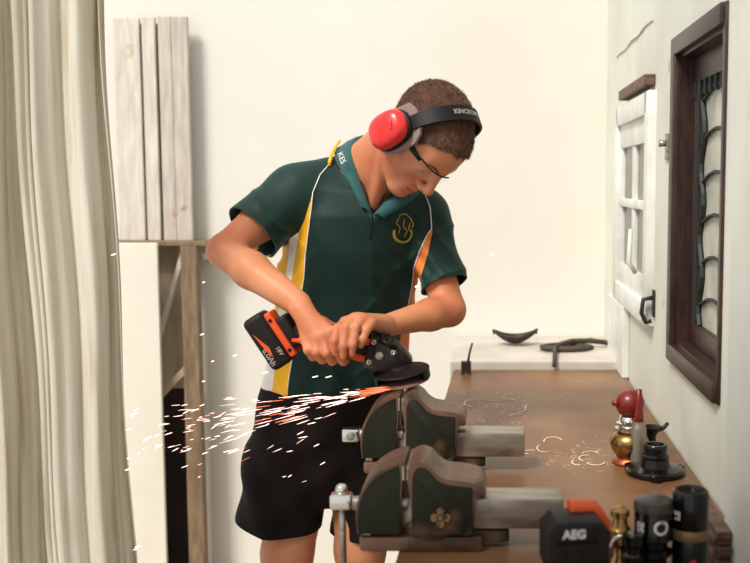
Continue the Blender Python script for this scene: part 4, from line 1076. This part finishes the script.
# drill battery base with maker's letters
b0 = W(573, 535, 1.40); t = thing('power_tool', 'black power tool with white maker lettering and orange trim at front of bench', 'power tool', (b0.x+.002, 1.40, BT-.0), .12)
bm = bmesh.new(); pl = [(-.044, .075), (-.036, .055), (.034, .055), (.043, .075), (.043, .125), (.030, .140), (-.030, .140), (-.044, .125)]
prism(bm, pl, -.036, .036, .006)
pk = local(obj('battery_pack', bm, M['blk_tool'], angle=40), t)
local(obj('name_plate', B(-.034, .026, -.0385, -.032, .110, .136, bevel=.003), M['black'], angle=50), pk)
me = text_mesh('AEG', .0165, .0006, bold=.0006)
for v in me.vertices: v.co = Vector((-.008+v.co.x*1.0, -.0392-v.co.z, .125+v.co.y))
local(link('maker_lettering', me, None, M['label_white'], smooth=False), pk)
for k in range(3): local(obj('grip_groove', B(-.028+.02*k, -.016+.02*k, -.0375, -.034, .082, .104, bevel=.002), M['black']), pk)
bm = bmesh.new(); prism(bm, [(-.006, .120), (.052, .108), (.056, .122), (.040, .146), (-.002, .152)], .012, .046, .005); local(obj('orange_trim', bm, M['orange'], angle=50), t)
bm = bmesh.new(); tube(bm, [(0, 0, .062), (0, .0, .03), (0, 0, .0)], [.026, .027, .022], 18); local(obj('tool_grip', bm, M['blk_tool'], smooth=True), t)
# boards stacked against the wall at the near end
for k, (w_, l_) in enumerate([(.016, 0), (.018, .01), (.016, -.005), (.015, .006), (.017, 0)]):
    z_ = BT+.012*k; ex = (.004, -.003, .006, -.002, .002)[k]
    lab = ['lowest short board of the small wood stack beside the cans by the wall', 'second short board from bottom of the small wood stack by the wall', 'middle short board of the small wood stack by the wall',
           'second short board from top of the small wood stack by the wall', 'topmost short board of the small wood stack by the wall'][k]
    o = obj('offcut_board', B(XW-.078+ex, XW-.053, 1.56+l_, 1.73+l_, z_+.0004, z_+.0115, bevel=.0015), M['wood_dark']); tag(o, lab, 'board', 'offcut boards stacked by the wall')
# things on the ledge
LZ = BT+.028
b0 = on_bench(515, 345, LZ); t = thing('metal_trough', 'dark curved metal scoop with raised ends on the whitewashed ledge', 'scoop', b0)
bm = bmesh.new(); rows = []
for k in range(17):
    q = -1+2*k/16; x_ = .075*q; zc_ = .034+.020*abs(q)**2.2; hw = .042*(1-.75*abs(q)**2)
    rows.append([bm.verts.new((x_, hw*math.cos(PI*j/8), zc_-.030*(1-.72*abs(q)**1.5)*math.sin(PI*j/8))) for j in range(9)])
for a, b in zip(rows, rows[1:]):
    for j in range(8): bm.faces.new((a[j], a[j+1], b[j+1], b[j]))
o = local(obj('scoop_bowl', bm, M['darkmetal'], smooth=True), t); md = o.modifiers.new('s', 'SOLIDIFY'); md.thickness = .005
local(obj('scoop_tip', tube(bmesh.new(), [(.070, 0, .04), (.076, 0, .058)], [.007, .004], 8), M['darkmetal'], smooth=True), t)
local(obj('scoop_tip', tube(bmesh.new(), [(-.070, 0, .04), (-.077, 0, .054)], [.007, .004], 8), M['darkmetal'], smooth=True), t)
b0 = on_bench(566, 350, LZ); t = thing('coiled_hose', 'flat coil of dark hose with trailing end on whitewashed ledge', 'hose', b0)
bm = bmesh.new(); pts = [((.088-.0042*k/6)*math.cos(k*.42), (.055-.0030*k/6)*math.sin(k*.42), .009+.0001*k) for k in range(32)]
tube(bm, pts, .0085, 8); local(obj('hose_coil', bm, M['hose'], smooth=True), t)
bm = bmesh.new(); tube(bm, [(-.03, -.02, .022), (.02, .03, .026), (.08, .05, .024), (.13, .06, .018), (.155, .075, .01)], [.007, .009, .009, .009, .008], 8); local(obj('hose_tail', bm, M['hose'], smooth=True), t)
bm = bmesh.new(); tube(bm, [(-.02, -.02, .022), (-.042, -.06, .02), (-.052, 3.275-b0.y-.004, .012), (-.054, 3.275-b0.y-.012, -.004), (-.055, 3.275-b0.y-.012, -.018)], [.007, .007, .007, .007, .006], 8); local(obj('hose_end', bm, M['hose'], smooth=True), t)
b0 = on_bench(466, 374); t = thing('scribing_block', 'small dark block with slanted rod at far left corner of bench', 'tool', b0)
local(obj('block', prism(bmesh.new(), [(-.015, 0), (-.008, 0), (-.004, .006), (.006, .006), (.009, 0), (.016, 0), (.016, .040), (-.015, .040)], -.012, .012, .001), M['darkmetal']), t)
local(obj('rod', tube(bmesh.new(), [(.006, 0, .036), (.012, 0, .07), (.02, 0, .098)], [.004, .0035, .003], 8), M['darkmetal'], smooth=True), t)
b0 = on_bench(591, 341, LZ); o = obj('metal_nut', lathe(bmesh.new(), [(.010, 0), (.010, .010), (.005, .011), (.005, .0)], b0, 6), M['darkmetal']); tag(o, 'small dark nut at the back of the whitewashed ledge', 'nut')

# ================================================================== RACK AND BOARDS AT LEFT BACK
YR = 3.70; 
def xz(px, py, Y): p_ = W(px, py, Y); return p_.x, p_.z
rk = thing('wooden_rack', 'old brown wooden rack with diagonal braces against the back wall', 'rack', (xz(180, 400, YR)[0], YR+.1, 0))
zt = xz(180, 241, YR)[1]
obj('rack_top', B(xz(100, 0, YR)[0], xz(208, 241, YR)[0], YR-.02, YB-.01, zt-.016, zt, bevel=.002), M['post'], rk)
xa, xb = xz(186, 400, YR)[0], xz(202, 400, YR)[0]
obj('rack_post', B(xa, xb, YR-.02, YR+.03, 0, zt-.016, bevel=.003), M['post'], rk)
obj('rack_post', B(xz(104, 400, YR)[0], xz(118, 400, YR)[0], YR, YR+.05, 0, zt-.016, bevel=.003), M['post'], rk)
zb = xz(180, 392, YR)[1]
obj('back_panel', B(xz(120, 0, YR)[0]+.0, xa+.01, YR+.070, YR+.082, zb, zt-.018), M['ply'], rk)
obj('opening_shade', B(xz(120, 0, YR)[0]+.0, xa+.01, YR+.070, YR+.082, .0, zb), M['shade_dark'], rk)  # dark sheet added as the shade of the rack's open lower part
def bar(a, b, w, d, m, name):
    a, b = Vector(a), Vector(b); z_ = (b-a); R3 = frame_from(z_, (0, 1, 0)); bm = B(-d/2, d/2, -w/2, w/2, 0, z_.length, bevel=.002)
    bmesh.ops.transform(bm, matrix=Matrix.Translation(a) @ R3.to_4x4(), verts=bm.verts); return obj(name, bm, m, rk)
bar(W(159, 338, YR+.02), W(185, 247, YR+.02), .018, .02, M['plank_grey'], 'brace')
bar(W(158, 398, YR), W(193, 362, YR), .024, .02, M['ply'], 'brace')
obj('rail', B(xz(193, 0, YR)[0], xz(208, 260, YR)[0], YR+.03, YR+.09, xz(200, 260, YR)[1], xz(200, 254, YR)[1], bevel=.002), M['white_panel'], rk)
obj('rack_back_wall', B(xa, xz(214, 300, YR)[0], YR+.24, YR+.25, xz(200, 300, YR)[1], xz(200, 262, YR)[1]), M['plank'], rk) if False else None
# white sheet leaning in front of the rack
o = obj('white_sheet', B(xz(112, 300, YR-.06)[0], xz(158.5, 300, YR-.06)[0]+.0, YR-.060, YR-.042, 0, xz(140, 243, YR-.06)[1], bevel=.002), M['white_panel']); tag(o, 'smooth cream panel standing upright in front of the wooden rack', 'panel')
# three boards standing on the rack
for (x0, x1, top, m, lab, dy) in ((116, 142.0, 18, 'plank', 'leftmost pale upright board on the rack, partly behind curtain', 0), (144.5, 157.5, 17, 'plank', 'narrow middle pale upright board standing on the rack', 0),
                              (161, 190, 16.5, 'plank_grey', 'rightmost upright board on the rack, greyer with rust stains', -.004)):
    YP = YB-.06; a = W(x0, 130, YP); b = W(x1, 130, YP)
    o = obj('upright_board', B(a.x, b.x, YP+dy, YP+.022+dy, zt, W(x0, top, YP).z, bevel=.002), M[m]); tag(o, lab, 'board', 'boards standing on the rack')
    if x0 > 160:
        bm = bmesh.new(); box(bm, a.x+.045, a.x+.047, YP+dy-.0006, YP+dy+.001, zt, W(x0, top, YP).z)
        obj('board_joint', bm, M['post'], o)
o = obj('gap_shade', B(W(142.8, 130, YB-.03).x-.005, W(160.5, 130, YB-.03).x+.01, YB-.034, YB-.024, zt, W(150, 24, YB-.03).z), M['shade_dark']); tag(o, 'dark strip added as the shade in the gaps between upright boards', 'board')  # stands in for the shade in the board gaps

# ================================================================== CURTAIN
nu, nv = 260, 60; YC0 = 2.02
bm = bmesh.new(); grid = []
folds = [(.055, .9, 0.3), (.031, 1.7, 1.9), (.016, 3.6, .7), (.007, 9.1, 2.0)]
for j in range(nv+1):
    v = j/nv; z_ = 1.93-1.90*v; row = []
    drift = .022*max(0, (1.85-z_))/1.13 if z_ < 1.85 else -.01*(z_-1.85)
    for i in range(nu+1):
        u = i/nu; s_ = u*6.2
        x_ = -1.405+u*(.69)+drift*(.75+.25*u)
        y_ = YC0-.20*(1-u)
        for (amp, fr, ph) in folds:
            y_ += amp*.62*math.sin(2*PI*(fr*s_*.78)+ph+.5*math.sin(v*2.2+fr*2)+.35*math.sin(s_*1.3)); x_ += amp*.22*math.cos(2*PI*(fr*s_*.78)+ph*1.7+.5*math.sin(v*2.2))
        x_ += .004*math.sin(v*17+u*9)
        row.append(bm.verts.new((x_, y_, z_)))
    grid.append(row)
for j in range(nv):
    for i in range(nu): bm.faces.new((grid[j][i], grid[j][i+1], grid[j+1][i+1], grid[j+1][i]))
o = obj('canvas_curtain', bm, M['curtain'], smooth=True); md = o.modifiers.new('s', 'SOLIDIFY'); md.thickness = .002
tag(o, 'tall pleated off-white canvas curtain hanging along the left side', 'curtain')

# ================================================================== LIGHT
obj('added_ceiling', B(XL, XW+.15, YN, .45, ZC, ZC+.1), M['added_ceiling'], kind='structure')  # unseen partial ceiling, added to hold back skylight from the camera side
wd = bpy.data.worlds.new('daylight'); bpy.context.scene.world = wd; wd.use_nodes = True
wd.node_tree.nodes['Background'].inputs[0].default_value = (.97, .985, 1.0, 1); wd.node_tree.nodes['Background'].inputs[1].default_value = .80
def sun(rot, st, ang, col):
    l = bpy.data.lights.new('sun', 'SUN'); l.energy = st; l.angle = math.radians(ang); l.color = col; o = bpy.data.objects.new('sun', l); C.objects.link(o)
    o.rotation_euler = rot
d = Vector((.38, .52, -.76)); q = d.to_track_quat('-Z', 'Y').to_euler(); sun(q, 3.4, 16, (1, .95, .88))
vs = bpy.context.scene.view_settings
vs.view_transform = 'Standard'; vs.look = 'None'; vs.gamma = 1; vs.use_curve_mapping = False; vs.exposure = 0.14
